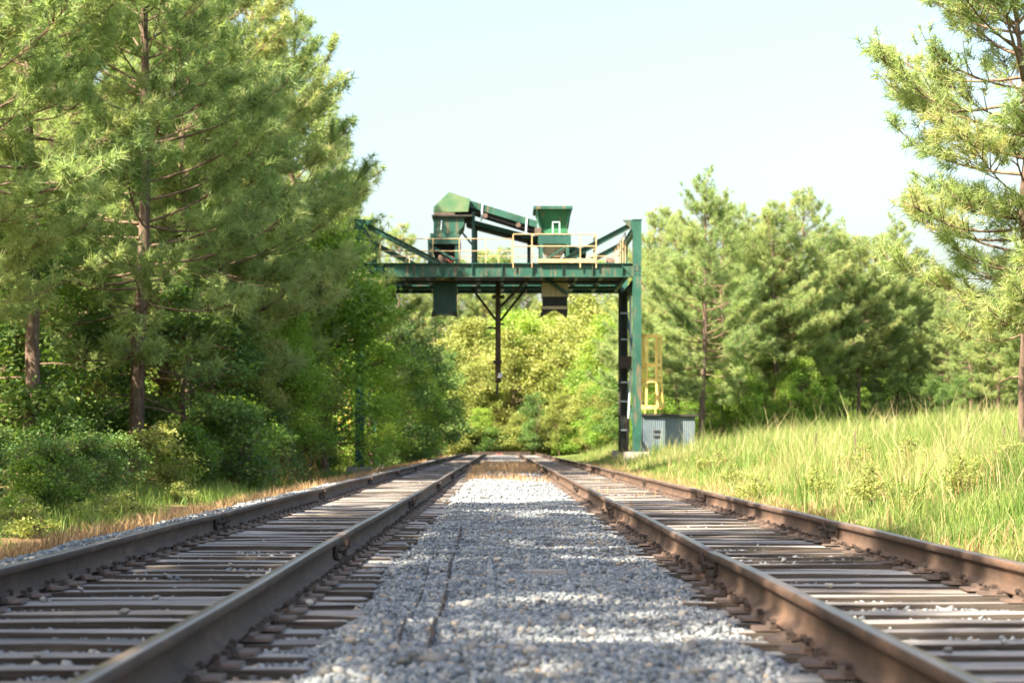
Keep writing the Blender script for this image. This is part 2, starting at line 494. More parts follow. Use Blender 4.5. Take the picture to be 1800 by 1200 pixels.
def stones(P, rad, base, bf):
    n = len(P); k = len(base)
    vv = base[None] * (1 + rng.uniform(-0.42, 0.30, (n, k, 1))) * rng.uniform(0.62, 1.15, (n, 1, 3))
    vv = np.einsum('nij,nkj->nki', rand_rot(n), vv) * rad[:, None, None]
    vv[:, :, 2] *= 0.8
    V = (vv + P[:, None, :]).reshape(-1, 3)
    Fa = (bf[None] + (np.arange(n) * k)[:, None, None]).reshape(-1, 3)
    return V, Fa, np.repeat(np.clip(rng.beta(2, 2.2, n), 0, 1), k)

def scatter(n, x0, x1, y0, y1, pw=1.0):
    y = y0 + (y1 - y0) * rng.random(n) ** pw
    return x0 + (x1 - x0) * rng.random(n), y

allV, allF, allT = [], [], []
off = 0
def put_stones(x, y, rmin, rmax, fine, lift=0.2, keep=None):
    global off
    z = ballast_z(x, y)
    if keep is not None:
        k = keep(x, y); x, y, z = x[k], y[k], z[k]
    rad = rmin + (rmax - rmin) * rng.random(len(x)) ** 2.0
    P = np.stack([x, y, z + rad * lift], -1)
    V, Fa, T = stones(P, rad, ICO if fine else OCT, ICOF if fine else OCTF)
    allV.append(V); allF.append(Fa + off); allT.append(T)
    off += len(V)

def frus(x, y):
    return np.abs(x - CX) < 0.30 * y + 0.3
put_stones(*scatter(38000, -0.95, 1.12, 3.8, 11.5), 0.008, 0.027, False, 0.3)
put_stones(*scatter(23000, -0.95, 1.12, 11.5, 26, 1.2), 0.011, 0.030, False, 0.3)
put_stones(*scatter(15000, -0.95, 1.12, 26, 75, 1.4), 0.022, 0.045, False, 0.2)
for s0 in (-1, 1):
    put_stones(*scatter(12000, min(s0 * 0.9, s0 * 3.2), max(s0 * 0.9, s0 * 3.2), 4.0, 13), 0.010, 0.026, False, 0.35, frus)
    put_stones(*scatter(11000, min(s0 * 0.9, s0 * 3.2), max(s0 * 0.9, s0 * 3.2), 13, 45, 1.3), 0.014, 0.032, False, 0.2, frus)
put_stones(*scatter(9000, -4.1, -3.1, 9, 40, 1.3), 0.016, 0.038, False, 0.25, frus)
put_stones(*scatter(2500, 3.1, 3.7, 9, 30, 1.3), 0.014, 0.03, False, 0.2, frus)
put_stones(*scatter(3500, -3.9, 3.3, 40, 110, 1.3), 0.025, 0.05, False, 0.1)
gv = link('gravel', np_mesh('gravel', np.concatenate(allV), np.concatenate(allF), M['stone'], tint=np.concatenate(allT)), ballast)
tag(gv, kind='stuff')
stone_me = []
for k in range(8):
    v0, f0, _ = stones(np.zeros((1, 3)), np.ones(1), ICO, ICOF)
    stone_me.append(np_mesh('stone', v0, f0, M['loose']))
for k in range(300):
    y = 4.2 + 9 * random.random() ** 1.6
    x = random.uniform(-0.28, 0.30) * y
    if abs(abs(x) - 1.215) < 0.12 or abs(abs(x) - 2.72) < 0.12:
        x = random.uniform(-0.9, 1.0)
    r = random.uniform(0.022, 0.040)
    o = link('stone', stone_me[k % 8], ballast, (x, y, float(ballast_z(x, y)) + r * 0.45))
    ontie = abs(x) > 1.0 and random.random() < 0.35
    if ontie:
        o.location.z = 0.006 + r * 0.3; r *= 0.7
    o.scale = (r, r, r * 0.8)
    o.rotation_euler = (random.uniform(-0.4, 0.4), random.uniform(-0.4, 0.4), random.uniform(0, 6.28))

# ------------------------------------------------------------------ railway tracks
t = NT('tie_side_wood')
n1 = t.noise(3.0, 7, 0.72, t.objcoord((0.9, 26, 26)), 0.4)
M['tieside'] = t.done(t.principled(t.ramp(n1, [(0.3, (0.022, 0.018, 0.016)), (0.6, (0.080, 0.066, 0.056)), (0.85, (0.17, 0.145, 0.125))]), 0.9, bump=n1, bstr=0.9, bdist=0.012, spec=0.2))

def tie_mesh(seed):
    rs = np.random.default_rng(seed)
    st = np.array([-1.15, -1.12, -0.65, -0.1, 0.5, 1.11, 1.145])
    prof = np.array([(-0.098, -0.17), (0.098, -0.17), (0.099, -0.008), (0.092, 0.0), (-0.092, 0.0), (-0.099, -0.008)])
    V = []
    for k, x in enumerate(st):
        sc_ = 0.93 if k in (0, len(st) - 1) else 1.0
        for (y, z) in prof:
            V.append((x + rs.normal(0, 0.006), y * sc_ + rs.normal(0, 0.005), z + (rs.normal(-0.003, 0.005) if z > -0.1 else 0) - (0.008 if sc_ < 1 and z > -0.1 else 0)))
    n = 6
    quads = [(a * n + j, a * n + (j + 1) % n, (a + 1) * n + (j + 1) % n, (a + 1) * n + j) for a in range(len(st) - 1) for j in range(n)]
    hexs = [tuple(range(n - 1, -1, -1)), tuple(range((len(st) - 1) * n, len(st) * n))]
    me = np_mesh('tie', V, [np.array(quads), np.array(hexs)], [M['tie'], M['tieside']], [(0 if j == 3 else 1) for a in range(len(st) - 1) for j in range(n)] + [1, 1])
    import bmesh
    bm = bmesh.new(); bm.from_mesh(me); bmesh.ops.recalc_face_normals(bm, faces=bm.faces); bm.to_mesh(me); bm.free()
    return me

RP = [(0.066, 0.0), (0.066, 0.011), (0.022, 0.024), (0.010, 0.042), (0.009, 0.112), (0.029, 0.122), (0.0345, 0.128), (0.0345, 0.152), (0.030, 0.164), (0.018, 0.169)]
RP = [(x * 0.92, z) for x, z in RP]
RP = RP + [(-x, z) for x, z in reversed(RP)]
def rail_mesh(x0, y0, y1, seed):
    rs = np.random.default_rng(seed)
    n = len(RP)
    ns = 21 if y0 < 60 else 8
    Y = np.linspace(y0 + 0.004, y1 - 0.004, ns)
    u = (Y - y0) / (y1 - y0)
    dz = -0.010 * (np.abs(u - 0.5) * 2) ** 6 + 0.004 * np.sin(Y * 0.7 + x0)
    dx = 0.010 * np.sin(Y * 0.13 + x0 * 2) + 0.006 * np.sin(Y * 0.41 + x0)
    P = np.array(RP)
    V = np.stack([np.stack([P[:, 0] + dx[k], np.full(n, Y[k] - y0), P[:, 1] + 0.02 + dz[k]], -1) for k in range(ns)]).reshape(-1, 3)
    q = np.array([(a * n + j, a * n + (j + 1) % n, (a + 1) * n + (j + 1) % n, (a + 1) * n + j) for a in range(ns - 1) for j in range(n)])
    mi = [1 if (j in (8, 9, 10)) else 0 for a in range(ns - 1) for j in range(n)] + [0, 0]
    caps = np.array([tuple(range(n - 1, -1, -1)), tuple(range((ns - 1) * n, ns * n))])
    me = np_mesh('rail', V, [q, caps], [M['rail'], M['railtop']], mi)
    import bmesh
    bm = bmesh.new(); bm.from_mesh(me); bmesh.ops.recalc_face_normals(bm, faces=bm.faces); bm.to_mesh(me); bm.free()
    return me

def joint_mesh(side):
    b = MB()
    s = side
    b.sweep((0, -0.36, 0), (0, 0.36, 0), [(s * 0.012, 0.045), (s * 0.048, 0.036), (s * 0.036, 0.062), (s * 0.026, 0.100), (s * 0.031, 0.138), (s * 0.012, 0.138)])
    for y in (-0.30, -0.19, -0.07, 0.07, 0.19, 0.30):
        b.rod((s * 0.024, y, 0.092), (s * 0.066, y, 0.092), 0.017, 6)
    b.rod((s * 0.04, -0.02, 0.04), (s * 0.075, 0.0, 0.15), 0.02, 6)
    o = b.build('joint_bar', M['spike'])
    me = o.data
    bpy.data.objects.remove(o)
    return me
JM = {1: joint_mesh(1), -1: joint_mesh(-1)}

b = MB()
b.frustum((-0.17, 0.17, -0.09, 0.09), (-0.165, 0.165, -0.085, 0.085), 0.0, 0.012)
b.frustum((-0.10, -0.068, -0.09, 0.09), (-0.095, -0.07, -0.09, 0.09), 0.012, 0.028)
b.frustum((0.068, 0.10, -0.09, 0.09), (0.07, 0.095, -0.09, 0.09), 0.012, 0.028)
po = b.build('tie_plate', M['plate']); PLATE = po.data; bpy.data.objects.remove(po)
b = MB()
b.box(-0.008, 0.008, -0.008, 0.008, -0.02, 0.032)
b.frustum((-0.013, 0.022, -0.015, 0.015), (-0.008, 0.014, -0.010, 0.010), 0.026, 0.044)
po = b.build('spike', M['spike']); SPIKE = po.data; bpy.data.objects.remove(po)
b = MB()
b.box(-0.085, 0.085, -0.014, 0.014, 0.004, 0.020)
b.frustum((0.062, 0.10, -0.022, 0.022), (0.066, 0.092, -0.014, 0.014), 0.012, 0.042)
b.frustum((-0.10, -0.062, -0.022, 0.022), (-0.092, -0.066, -0.014, 0.014), 0.012, 0.038)
po = b.build('rail_anchor', M['spike']); ANCHOR = po.data; bpy.data.objects.remove(po)

TIES = [tie_mesh(s) for s in range(7)]
LAB = {'L': 'rusty railway track beside the dense wood, with clear ties and both rails bare',
       'R': 'rusty railway track whose outer rail runs into the tall grass bank'}
for key in ('L', 'R'):
    tc = TRK[key]
    root = thing('railway_track', LAB[key], 'railway track', (tc, 0, 0))
    y = 1.5
    k = 0
    far = []
    while y < Y_END - 1:
        if y > 126:
            far.append(y); y += TIE_S; continue
        ty = y + random.uniform(-0.045, 0.045)
        o = link('tie', TIES[random.randrange(7)], root, (random.uniform(-0.05, 0.05), ty, random.uniform(-0.012, 0.004)))
        o.rotation_euler = (random.uniform(-0.02, 0.02), 0, random.uniform(-0.022, 0.022) + (math.pi if random.random() < 0.5 else 0))
        o.scale = (random.uniform(0.97, 1.03), random.uniform(0.88, 1.08), 1)
        flip = 1 if abs(o.rotation_euler.z) < 1 else -1
        if 3.5 < ty < 48:
            for sx in (-1, 1):
                rx = sx * HG
                pl = link('tie_plate', PLATE, o)
                pl.location = (flip * (rx - o.location.x) / o.scale.x, random.uniform(-0.01, 0.01), 0.005)
                if ty < 26:
                    for sd in (-1, 1):
                        for yy in ((-0.055, 0.06) if random.random() < 0.55 else (random.choice((-0.055, 0.06)),)):
                            sp = link('spike', SPIKE, o)
                            sp.location = (pl.location.x + sd * 0.083, yy, 0.012 + random.uniform(-0.006, 0.016))
                            sp.rotation_euler = (random.uniform(-0.12, 0.12), random.uniform(-0.1, 0.1), math.pi if sd > 0 else 0)
        if 3.5 < ty < 60:
            for sx in (-1, 1):
                if random.random() < (0.85 if key == 'L' else 0.6):
                    an = link('rail_anchor', ANCHOR, root, (sx * HG, ty + random.choice((-0.155, 0.155)), 0.0))
                    an.scale = (1, 1, random.uniform(0.85, 1.25))
        y += TIE_S + random.uniform(-0.02, 0.02)
        k += 1
    fb = MB()
    for yy in far:
        fb.box(tc - 1.15, tc + 1.15, yy - 0.09, yy + 0.09, -0.17, 0.0)
    tag(fb.build('far_ties', M['tie'], root), kind='stuff')
    for sx in (-1, 1):
        # joints where the photograph shows them on the inner rails; staggered on the outer ones
        phase = {('L', 1): 13.1, ('L', -1): 17.6, ('R', -1): 11.4, ('R', 1): 15.9}[(key, sx)] - 2 * RAIL_L
        y0 = phase
        n = 0
        while y0 < Y_END:
            y1 = min(y0 + RAIL_L, Y_END)
            if y1 > 0:
                rl = link('rail', rail_mesh(tc + sx * HG, y0, y1, n), root, (sx * HG, y0, 0))
                if 3 < y1 < 90:
                    for s in (1, -1):
                        jb = link('joint_bar', JM[s], rl)
                        jb.location = (0.010 * math.sin(y1 * 0.13 + (tc + sx * HG) * 2), y1 - y0, 0.012)
            y0 += RAIL_L
            n += 1

# small things lying between the tracks
def lying_cable(pts, r, label):
    b = MB()
    P = []
    for k in range(len(pts) - 1):
        (xa, ya), (xb, yb) = pts[k], pts[k + 1]
        for j in range(8):
            u = j / 8
            x = xa + (xb - xa) * u; y = ya + (yb - ya) * u
            x += 0.004 * math.sin(y * 1.3)
            P.append(Vector((x, y, float(ballast_z(x, y)) + r * 0.6 + 0.010 + 0.005 * math.sin(y * 3.3))))
    b.path(P, r, 6)
    o = b.build('cable', M['spike'], None, True)
    me = o.data
    return tag(o, label, 'cable')
lying_cable([(-0.36, 7.2), (-0.375, 9.5), (-0.42, 13), (-0.455, 18.5)], 0.010, 'thick dark cable running lengthwise over the gravel between the tracks')
lying_cable([(-0.49, 6.6), (-0.50, 8.5), (-0.53, 11), (-0.60, 15.5)], 0.0055, 'thin dark wire on the gravel close to the tie ends')
b = MB()
p = at(955, 1020, 12.0)
zz = float(ballast_z(0.19, 11.9))
b.frustum((0.06, 0.34, 11.84, 12.02), (0.065, 0.335, 11.845, 12.015), zz - 0.02, zz + 0.035)
tag(b.build('board', M['tie']), 'short grey board half buried in the gravel between the tracks', 'board')
v0, f0, t0 = stones(np.zeros((1, 3)), np.ones(1), ICO, ICOF)
bl = link('rock', np_mesh('rock', v0 * np.array([1.5, 1, 0.8]), f0, M['loose']), None, (-0.34, 7.0, float(ballast_z(-0.34, 7.0)) + 0.022))
bl.scale = (0.06, 0.06, 0.055)
tag(bl, 'pale rock on the gravel at the end of the thick cable', 'rock')

# far end of the line: a timber stop across the rails
rt = thing('track_stop', 'low dark timber stop with red board across the far end of both tracks', 'track stop', (0, Y_END + 0.3, -0.1))
MB().box(-2.2, 2.3, Y_END + 0.1, Y_END + 0.4, -0.1, 0.27).build('timber', M['spike'], rt)
MB().box(-0.45, 0.15, Y_END - 0.06, Y_END + 0.09, -0.05, 0.12).build('red_board', M['redbrown'], rt)

# ------------------------------------------------------------------ loading gantry
YF, YR = 75.0, 83.0
XR_, XL_ = 5.38, -5.70
ZB, ZT, ZC = 7.50, 8.06, 9.77
gan = thing('loading_gantry', 'tall green steel loading gantry spanning both tracks', 'gantry', (0, 79, 0))
for X in (XL_, XR_):
    for Y in (YF, YR):
        g0 = gz(X, Y)
        cb = MB().ibeam((X, Y, g0 + 0.3), (X, Y, ZC), 0.34, 0.34, 0.03, 0.022, (0, 1, 0)).build('column', M['green'], gan)
        MB().box(X - 0.26, X + 0.26, Y - 0.26, Y + 0.26, g0 + 0.30, g0 + 0.335).build('base_plate', M['green'], cb)
        MB().frustum((X - 0.52, X + 0.52, Y - 0.5, Y + 0.5), (X - 0.48, X + 0.48, Y - 0.46, Y + 0.46), g0 - 0.4, g0 + 0.30).build('footing', M['concrete'], cb)
        MB().box(X - 0.2, X + 0.2, Y - 0.2, Y + 0.2, ZC, ZC + 0.025).build('cap_plate', M['green'], cb)
for Y in (YF, YR):
    MB().ibeam((XL_ + 0.17, Y, (ZB + ZT) / 2), (XR_ - 0.17, Y, (ZB + ZT) / 2), 0.26, ZT - ZB, 0.03, 0.02).build('main_beam', M['green'], gan)
    for X, xb in ((XR_ - 0.16, 2.30), (XL_ + 0.16, -2.55)):
        MB().ibeam((X, Y, ZC - 0.15), (xb, Y, ZT + 0.02), 0.20, 0.22, 0.02, 0.016).build('brace', M['green'], gan)
for X in (XL_, XR_):
    MB().ibeam((X, YF + 0.17, 7.3), (X, YR - 0.17, 7.3), 0.22, 0.36).build('side_beam', M['green'], gan)
    MB().ibeam((X, YF + 0.17, ZC - 0.2), (X, YR - 0.17, ZC - 0.2), 0.18, 0.26).build('side_beam', M['green'], gan)
    for z0, z1 in ((0.9, 4.0), (4.0, 7.1)):
        MB().bar((X, YF + 0.17, z0), (X, YR - 0.17, z1), 0.10, 0.10).build('side_brace', M['green'], gan)
        MB().bar((X, YF + 0.17, z1), (X, YR - 0.17, z1), 0.12, 0.12).build('side_strut', M['green'], gan)
for k in range(11):
    X = -5.0 + k * 1.0
    MB().ibeam((X, YF + 0.13, 7.72), (X, YR - 0.13, 7.72), 0.15, 0.36, 0.02, 0.014).build('joist', M['tealdark'], gan)
for k in range(7):
    Y = YF + 0.16 + k * 1.1
    MB().box(XL_ + 0.2, XR_ - 0.2, Y, Y + 1.06, 7.905, 7.95).build('deck_plate', M['dark'], gan)
MB().bar((-4.6, 76.2, 7.42), (4.8, 76.2, 7.42), 0.07, 0.07).build('pipe_rail', M['dark'], gan)
MB().bar((-4.6, 79.5, 7.46), (4.8, 79.5, 7.46), 0.16, 0.12).build('tie_beam', M['tealdark'], gan)

for X in np.arange(-4.8, 5.0, 1.2):
    for Y in (YF - 0.07, YF + 0.07):
        MB().box(X - 0.008, X + 0.008, Y - 0.055, Y + 0.055, ZB + 0.031, ZT - 0.031).build('web_stiffener', M['green'], gan)
for X, sg_ in ((XR_ - 0.17, -1), (XL_ + 0.17, 1)):
    for zq in (ZB - 0.02, ZC - 0.45):
        MB().prism([(X, zq), (X + sg_ * 0.42, zq + 0.45), (X, zq + 0.45)], YF - 0.16, YF - 0.14).build('gusset_plate', M['green'], gan)
    for zq in (7.6, 7.75, 7.9):
        MB().rod((X - sg_ * 0.09, YF - 0.19, zq), (X - sg_ * 0.09, YF - 0.165, zq), 0.03, 6).build('bolt', M['spike'], gan)
        MB().rod((X - sg_ * 0.25, YF - 0.19, zq), (X - sg_ * 0.25, YF - 0.165, zq), 0.03, 6).build('bolt', M['spike'], gan)
# handrails
def handrail(name, pts, zs, mat, posts, zlow, r=0.028):
    q = thing(name[0], name[1], 'handrail', (pts[0][0], pts[0][1], ZT))
    for z in zs:
        b = MB(); b.path([Vector((x, y, z)) for x, y in pts], r, 6)
        b.build('rail_bar', mat, q)
    for (x, y) in posts:
        MB().bar((x, y, zlow), (x, y, max(zs)), r * 1.7, r * 1.7).build('post', mat, q)
    return q
xa, xb = at(902, 0, 74.8).x, at(1048, 0, 74.8).x
hr = handrail(('handrail', 'cream steel handrail in front of the open-topped hopper'), [(xa, 74.84), (xb, 74.84)], (9.20, 8.72), M['cream'],
         [(at(935, 0, 74.8).x, 74.84), (at(1020, 0, 74.8).x, 74.84), (xa, 74.84), (xb, 74.84)], 7.86, 0.026)
MB().box(at(945, 0, 75).x, xb, 74.80, 74.83, ZT + 0.005, ZT + 0.16).build('toe_board', M['cream'], hr)
MB().bar((xb, 74.84, 9.2), (xb, 76.6, 9.2), 0.06, 0.06).build('rail_bar', M['cream'], hr)
MB().bar((xb, 74.84, 8.72), (xb, 76.6, 8.72), 0.05, 0.05).build('rail_bar', M['cream'], hr)
MB().bar((xb, 76.6, 7.9), (xb, 76.6, 9.2), 0.06, 0.06).build('post', M['cream'], hr)
xa = at(668, 0, 75).x; xb = at(900, 0, 75).x
handrail(('handrail', 'thin pale handrail along the gantry edge below the transfer chute'), [(xa, 75.12), (xb, 75.12)], (9.05, 8.56), M['cream'], [(x, 75.12) for x in np.linspace(xa, xb, 6)], 8.0, 0.02)
handrail(('handrail', 'thin pale handrail along the far edge of the gantry deck'), [(XL_ + 0.3, 82.9), (XR_ - 0.3, 82.9)], (9.13, 8.6), M['cream'], [(x, 82.9) for x in np.linspace(XL_ + 0.3, XR_ - 0.3, 9)], 8.0, 0.022)
handrail(('handrail', 'thin pale handrail on the gantry end over the tin shed'), [(XR_ - 0.45, 75.2), (XR_ - 0.45, 82.7)], (9.3, 8.8), M['cream'], [(XR_ - 0.45, y) for y in np.linspace(75.2, 82.7, 6)], 8.0, 0.022)

# hopper machine
YH0, YH1 = 75.5, 77.6
def X_(px, Y=76.0): return at(px, 0, Y).x
def Z_(py, Y=76.0): return at(0, py, Y).z
hop = thing('feed_hopper', 'open-topped bright green feed hopper on a short steel stand', 'hopper', ((X_(938) + X_(1005)) / 2, 76.5, ZT))
sh = MB()
lo = (X_(952), X_(997), YH0 + 0.45, YH1 - 0.45); hi = (X_(940), X_(1003), YH0, YH1)
w = 0.03
zl, zh = Z_(402), Z_(366)
c = [(lo[0], lo[2]), (lo[1], lo[2]), (lo[1], lo[3]), (lo[0], lo[3])]
d = [(hi[0], hi[2]), (hi[1], hi[2]), (hi[1], hi[3]), (hi[0], hi[3])]
ci = [(lo[0] + w, lo[2] + w), (lo[1] - w, lo[2] + w), (lo[1] - w, lo[3] - w), (lo[0] + w, lo[3] - w)]
di = [(hi[0] + w, hi[2] + w), (hi[1] - w, hi[2] + w), (hi[1] - w, hi[3] - w), (hi[0] + w, hi[3] - w)]
vs = [(x, y, zl) for x, y in c] + [(x, y, zh) for x, y in d] + [(x, y, zl) for x, y in ci] + [(x, y, zh) for x, y in di]
fs = []
for k in range(4):
    j = (k + 1) % 4
    fs += [(k, j, 4 + j, 4 + k), (8 + j, 8 + k, 12 + k, 12 + j), (4 + k, 4 + j, 12 + j, 12 + k), (j, k, 8 + k, 8 + j)]
sh.add(vs, fs)
bin_o = sh.build('bin', M['green2'], hop)
rim = MB()
e = 0.06
for (x0, x1, y0, y1) in ((hi[0] - e, hi[1] + e, hi[2] - e, hi[2] - 0.004), (hi[0] - e, hi[1] + e, hi[3] + 0.004, hi[3] + e), (hi[0] - e, hi[0] - 0.004, hi[2], hi[3]), (hi[1] + 0.004, hi[1] + e, hi[2], hi[3])):
    rim.box(x0, x1, y0, y1, zh - 0.10, zh + 0.02)
rim.build('rim', M['green'], bin_o)
for px in (944.5, 1000):
    MB().bar((X_(px) - (0.04 if px < 970 else -0.04), YH0 - 0.03, zh - 0.1), (X_(952 if px < 970 else 997), YH0 + 0.40, zl), 0.07, 0.07).build('corner_rib', M['green'], bin_o)
MB().box(lo[0] - 0.02, lo[1] + 0.02, lo[2] - 0.02, lo[3] + 0.02, Z_(412), zl).build('throat', M['green2'], hop)
MB().box(X_(946), X_(1003), YH0 + 0.15, YH1 - 0.15, Z_(430), Z_(412) - 0.003).build('feeder_box', M['tealdark'], hop)
MB().frustum((X_(962), X_(985), 76.0, 77.0), (X_(952), X_(998), 75.8, 77.2), ZT + 0.35, Z_(430) - 0.003).build('discharge', M['tan'], hop)
for px in (951, 997):
    for Y in (YH0 + 0.2, YH1 - 0.2):
        MB().ibeam((X_(px), Y, 7.95), (X_(px), Y, Z_(430) - 0.002), 0.14, 0.14, 0.02, 0.015, (0, 1, 0)).build('leg', M['green'], hop)
MB().bar((X_(951), YH0 + 0.18, ZT + 0.1), (X_(997), YH0 + 0.18, Z_(433)), 0.10, 0.08).build('leg_brace', M['green'], hop)
MB().bar((X_(951), YH0 + 0.17, ZT + 0.12), (X_(997), YH0 + 0.17, ZT + 0.12), 0.1, 0.12).build('leg_strut', M['green'], hop)
for px in (971, 983):
    MB().bar((X_(px), YH0 + 0.1, Z_(413)), (X_(px), YH0 + 0.1, Z_(393)), 0.045, 0.045).build('grab_bar', M['galv'], hop)
MB().bar((X_(970.5), YH0 + 0.1, Z_(392.5)), (X_(983.5), YH0 + 0.1, Z_(392.5)), 0.045, 0.045).build('grab_bar', M['galv'], hop)
MB().box(X_(940), X_(951), YH0 + 0.2, YH0 + 0.8, Z_(416), Z_(402)).build('gearbox', M['plate'], hop)

# transfer chute with hood
hood = thing('transfer_chute', 'green transfer chute under a pitched faded hood', 'chute', (X_(786), 76.6, ZT))
poly = [(X_(763), Z_(377)), (X_(823), Z_(375)), (X_(827), Z_(353)), (X_(790), Z_(341)), (X_(763), Z_(367))]
MB().prism(poly, 75.4, 77.4).build('hood', M['hood'], hood)
MB().box(X_(760), X_(831), 75.3, 77.5, Z_(384), Z_(381)).build('hood_frame', M['dark'], hood)
MB().box(X_(764), X_(800), 75.33, 75.40, Z_(381), Z_(377.5)).build('flap', M['plate'], hood)
MB().prism([(X_(763), Z_(384) - 0.003), (X_(763), Z_(413)), (X_(804), Z_(413)), (X_(815), Z_(400)), (X_(817), Z_(384) - 0.003)], 75.45, 77.3).build('chute_box', M['green'], hood)
MB().box(X_(757), X_(808), 75.35, 77.4, Z_(421), Z_(413) - 0.003).build('collar', M['green'], hood)
MB().box(X_(753), X_(809), 75.30, 77.45, Z_(432), Z_(421) - 0.003).build('collar', M['tealdark'], hood)
for px in (757, 804):
    for Y in (75.45, 77.3):
        MB().ibeam((X_(px), Y, 7.95), (X_(px), Y, Z_(432) - 0.002), 0.17, 0.17, 0.02, 0.016, (0, 1, 0)).build('leg', M['green'], hood)
MB().bar((X_(757), 75.43, Z_(434)), (X_(804), 75.43, ZT + 0.12), 0.09, 0.09).build('leg_brace', M['tealdark'], hood)
MB().bar((X_(757), 77.28, ZT + 0.12), (X_(804), 77.28, Z_(434)), 0.09, 0.09).build('leg_brace', M['tealdark'], hood)
MB().frustum((X_(766), X_(795), 75.8, 77.0), (X_(762), X_(800), 75.7, 77.1), ZT - 0.1, Z_(436)).build('gate_box', M['dark'], hood)
MB().rod((X_(779), 75.5, ZT + 0.25), (X_(779), 75.9, ZT + 0.25), 0.2, 12).build('motor', M['plate'], hood)
MB().rod((X_(793), 75.5, ZT + 0.2), (X_(793), 75.9, ZT + 0.2), 0.14, 12).build('motor', M['redbrown'], hood)
MB().bar((X_(776), 75.42, Z_(407)), (X_(777), 75.42, Z_(391)), 0.05, 0.05).build('handle', M['galv'], hood)

# belt conveyor
def slab(b, pa, pb, th, y0, y1):
    """parallelogram girder seen edge-on: pa, pb (px, py) of the top edge, th in px"""
    (xa, za), (xb, zb) = pa, pb
    b.prism([(X_(xa, 76.2), Z_(za, 76.2)), (X_(xb, 76.2), Z_(zb, 76.2)), (X_(xb, 76.2), Z_(zb + th, 76.2)), (X_(xa, 76.2), Z_(za + th, 76.2))], y0, y1)
    return b
cv = thing('belt_conveyor', 'green covered belt conveyor sloping from the pitched hood down to the hopper', 'conveyor', (X_(885), 76.7, ZT))
slab(MB(), (822, 352), (944, 389.5), 12, 76.0, 76.1).build('side_plate', M['green'], cv)
slab(MB(), (822, 352), (944, 389.5), 12, 77.3, 77.4).build('side_plate', M['green'], cv)
slab(MB(), (824, 355), (944, 392), 2.5, 76.1, 77.3).build('cover', M['green'], cv)
slab(MB(), (824, 364.5), (944, 402), 7, 76.15, 77.25).build('belt', M['rubber'], cv)
for px, py in ((848, 359), (926, 383)):
    MB().bar((X_(px, 76), 75.97, Z_(py)), (X_(px - 2, 76), 75.97, Z_(py + 30)), 0.07, 0.06).build('stiffener', M['galv'], cv)
for px, py in ((853, 380), (911, 396)):
    MB().rod((X_(px), 75.85, Z_(py)), (X_(px), 76.0, Z_(py)), 0.1, 10).build('roller', M['plate'], cv)
MB().ibeam((X_(832), 76.1, 7.95), (X_(832), 76.1, Z_(372)), 0.14, 0.14, 0.02, 0.015, (0, 1, 0)).build('support_post', M['green'], cv)
MB().bar((X_(812), 76.1, Z_(408)), (X_(832), 76.1, Z_(432)), 0.08, 0.08).build('support_brace', M['tealdark'], cv)
cv2 = thing('belt_conveyor', 'lower green belt conveyor passing under the covered one and behind the hopper', 'conveyor', (X_(920), 78.4, ZT))
def slab2(pa, pb, th, y0, y1, name, mat):
    b = MB()
    Yq = 78.0
    b.prism([(X_(pa[0], Yq), Z_(pa[1], Yq)), (X_(pb[0], Yq), Z_(pb[1], Yq)), (X_(pb[0], Yq), Z_(pb[1] + th, Yq)), (X_(pa[0], Yq), Z_(pa[1] + th, Yq))], y0, y1)
    return b.build(name, mat, cv2)
slab2((818, 384), (1030, 440), 9, 77.8, 77.9, 'side_plate', M['green'])
slab2((818, 384), (1030, 440), 9, 79.0, 79.1, 'side_plate', M['green'])
slab2((820, 390), (1030, 445), 6, 77.9, 79.0, 'belt', M['rubber'])
MB().ibeam((X_(930, 78), 78.4, 7.95), (X_(930, 78), 78.4, Z_(422, 78)), 0.14, 0.14, 0.02, 0.015, (0, 1, 0)).build('support_post', M['green'], cv2)
MB().ibeam((X_(836, 78), 78.4, 7.95), (X_(836, 78), 78.4, Z_(398, 78)), 0.14, 0.14, 0.02, 0.015, (0, 1, 0)).build('support_post', M['green'], cv2)
MB().ibeam((X_(1012, 78), 78.4, 7.95), (X_(1012, 78), 78.4, Z_(441, 78)), 0.14, 0.14, 0.02, 0.015, (0, 1, 0)).build('support_post', M['green'], cv2)
dm = thing('drive_unit', 'rusty motor and gearbox on the gantry deck near the tall column', 'motor', (X_(1074, 79), 79, 7.95))
MB().box(X_(1064, 79), X_(1086, 79), 78.6, 79.4, 7.95, 8.3).build('skid', M['spike'], dm)
MB().rod((X_(1066, 79), 79, 8.47), (X_(1080, 79), 79, 8.47), 0.2, 12).build('motor', M['plate'], dm)
MB().box(X_(1080.5, 79), X_(1086, 79), 78.75, 79.25, 8.3, 8.7).build('gearbox', M['tan'], dm)

# loading spouts under the deck
s1 = thing('loading_spout', 'dark rubber-skirted loading spout hanging under the transfer chute', 'spout', (X_(782, 77), 77, 7.9))
MB().frustum((X_(762, 77), X_(803, 77), 76.4, 77.6), (X_(762, 77), X_(803, 77), 76.4, 77.6), Z_(551, 76.4), Z_(495, 76.4)).build('skirt', M['tealdark'], s1)
MB().box(X_(766, 77), X_(800, 77), 76.5, 77.5, Z_(495, 76.4) + 0.002, 7.90).build('neck', M['tan'], s1)
for sx, px in ((-1, 761), (1, 803)):
    MB().prism([(X_(px, 77), Z_(545, 76.4)), (X_(px + sx * 2, 77), Z_(554, 76.4)), (X_(px - sx * 8, 77), Z_(551.5, 76.4))], 76.38, 77.62).build('lip', M['rubber'], s1)
for px in (770, 782, 795):
    MB().box(X_(px, 77) - 0.02, X_(px, 77) + 0.02, 76.37, 76.399, Z_(548, 76.4), Z_(496, 76.4)).build('seam', M['tealdark'], s1)
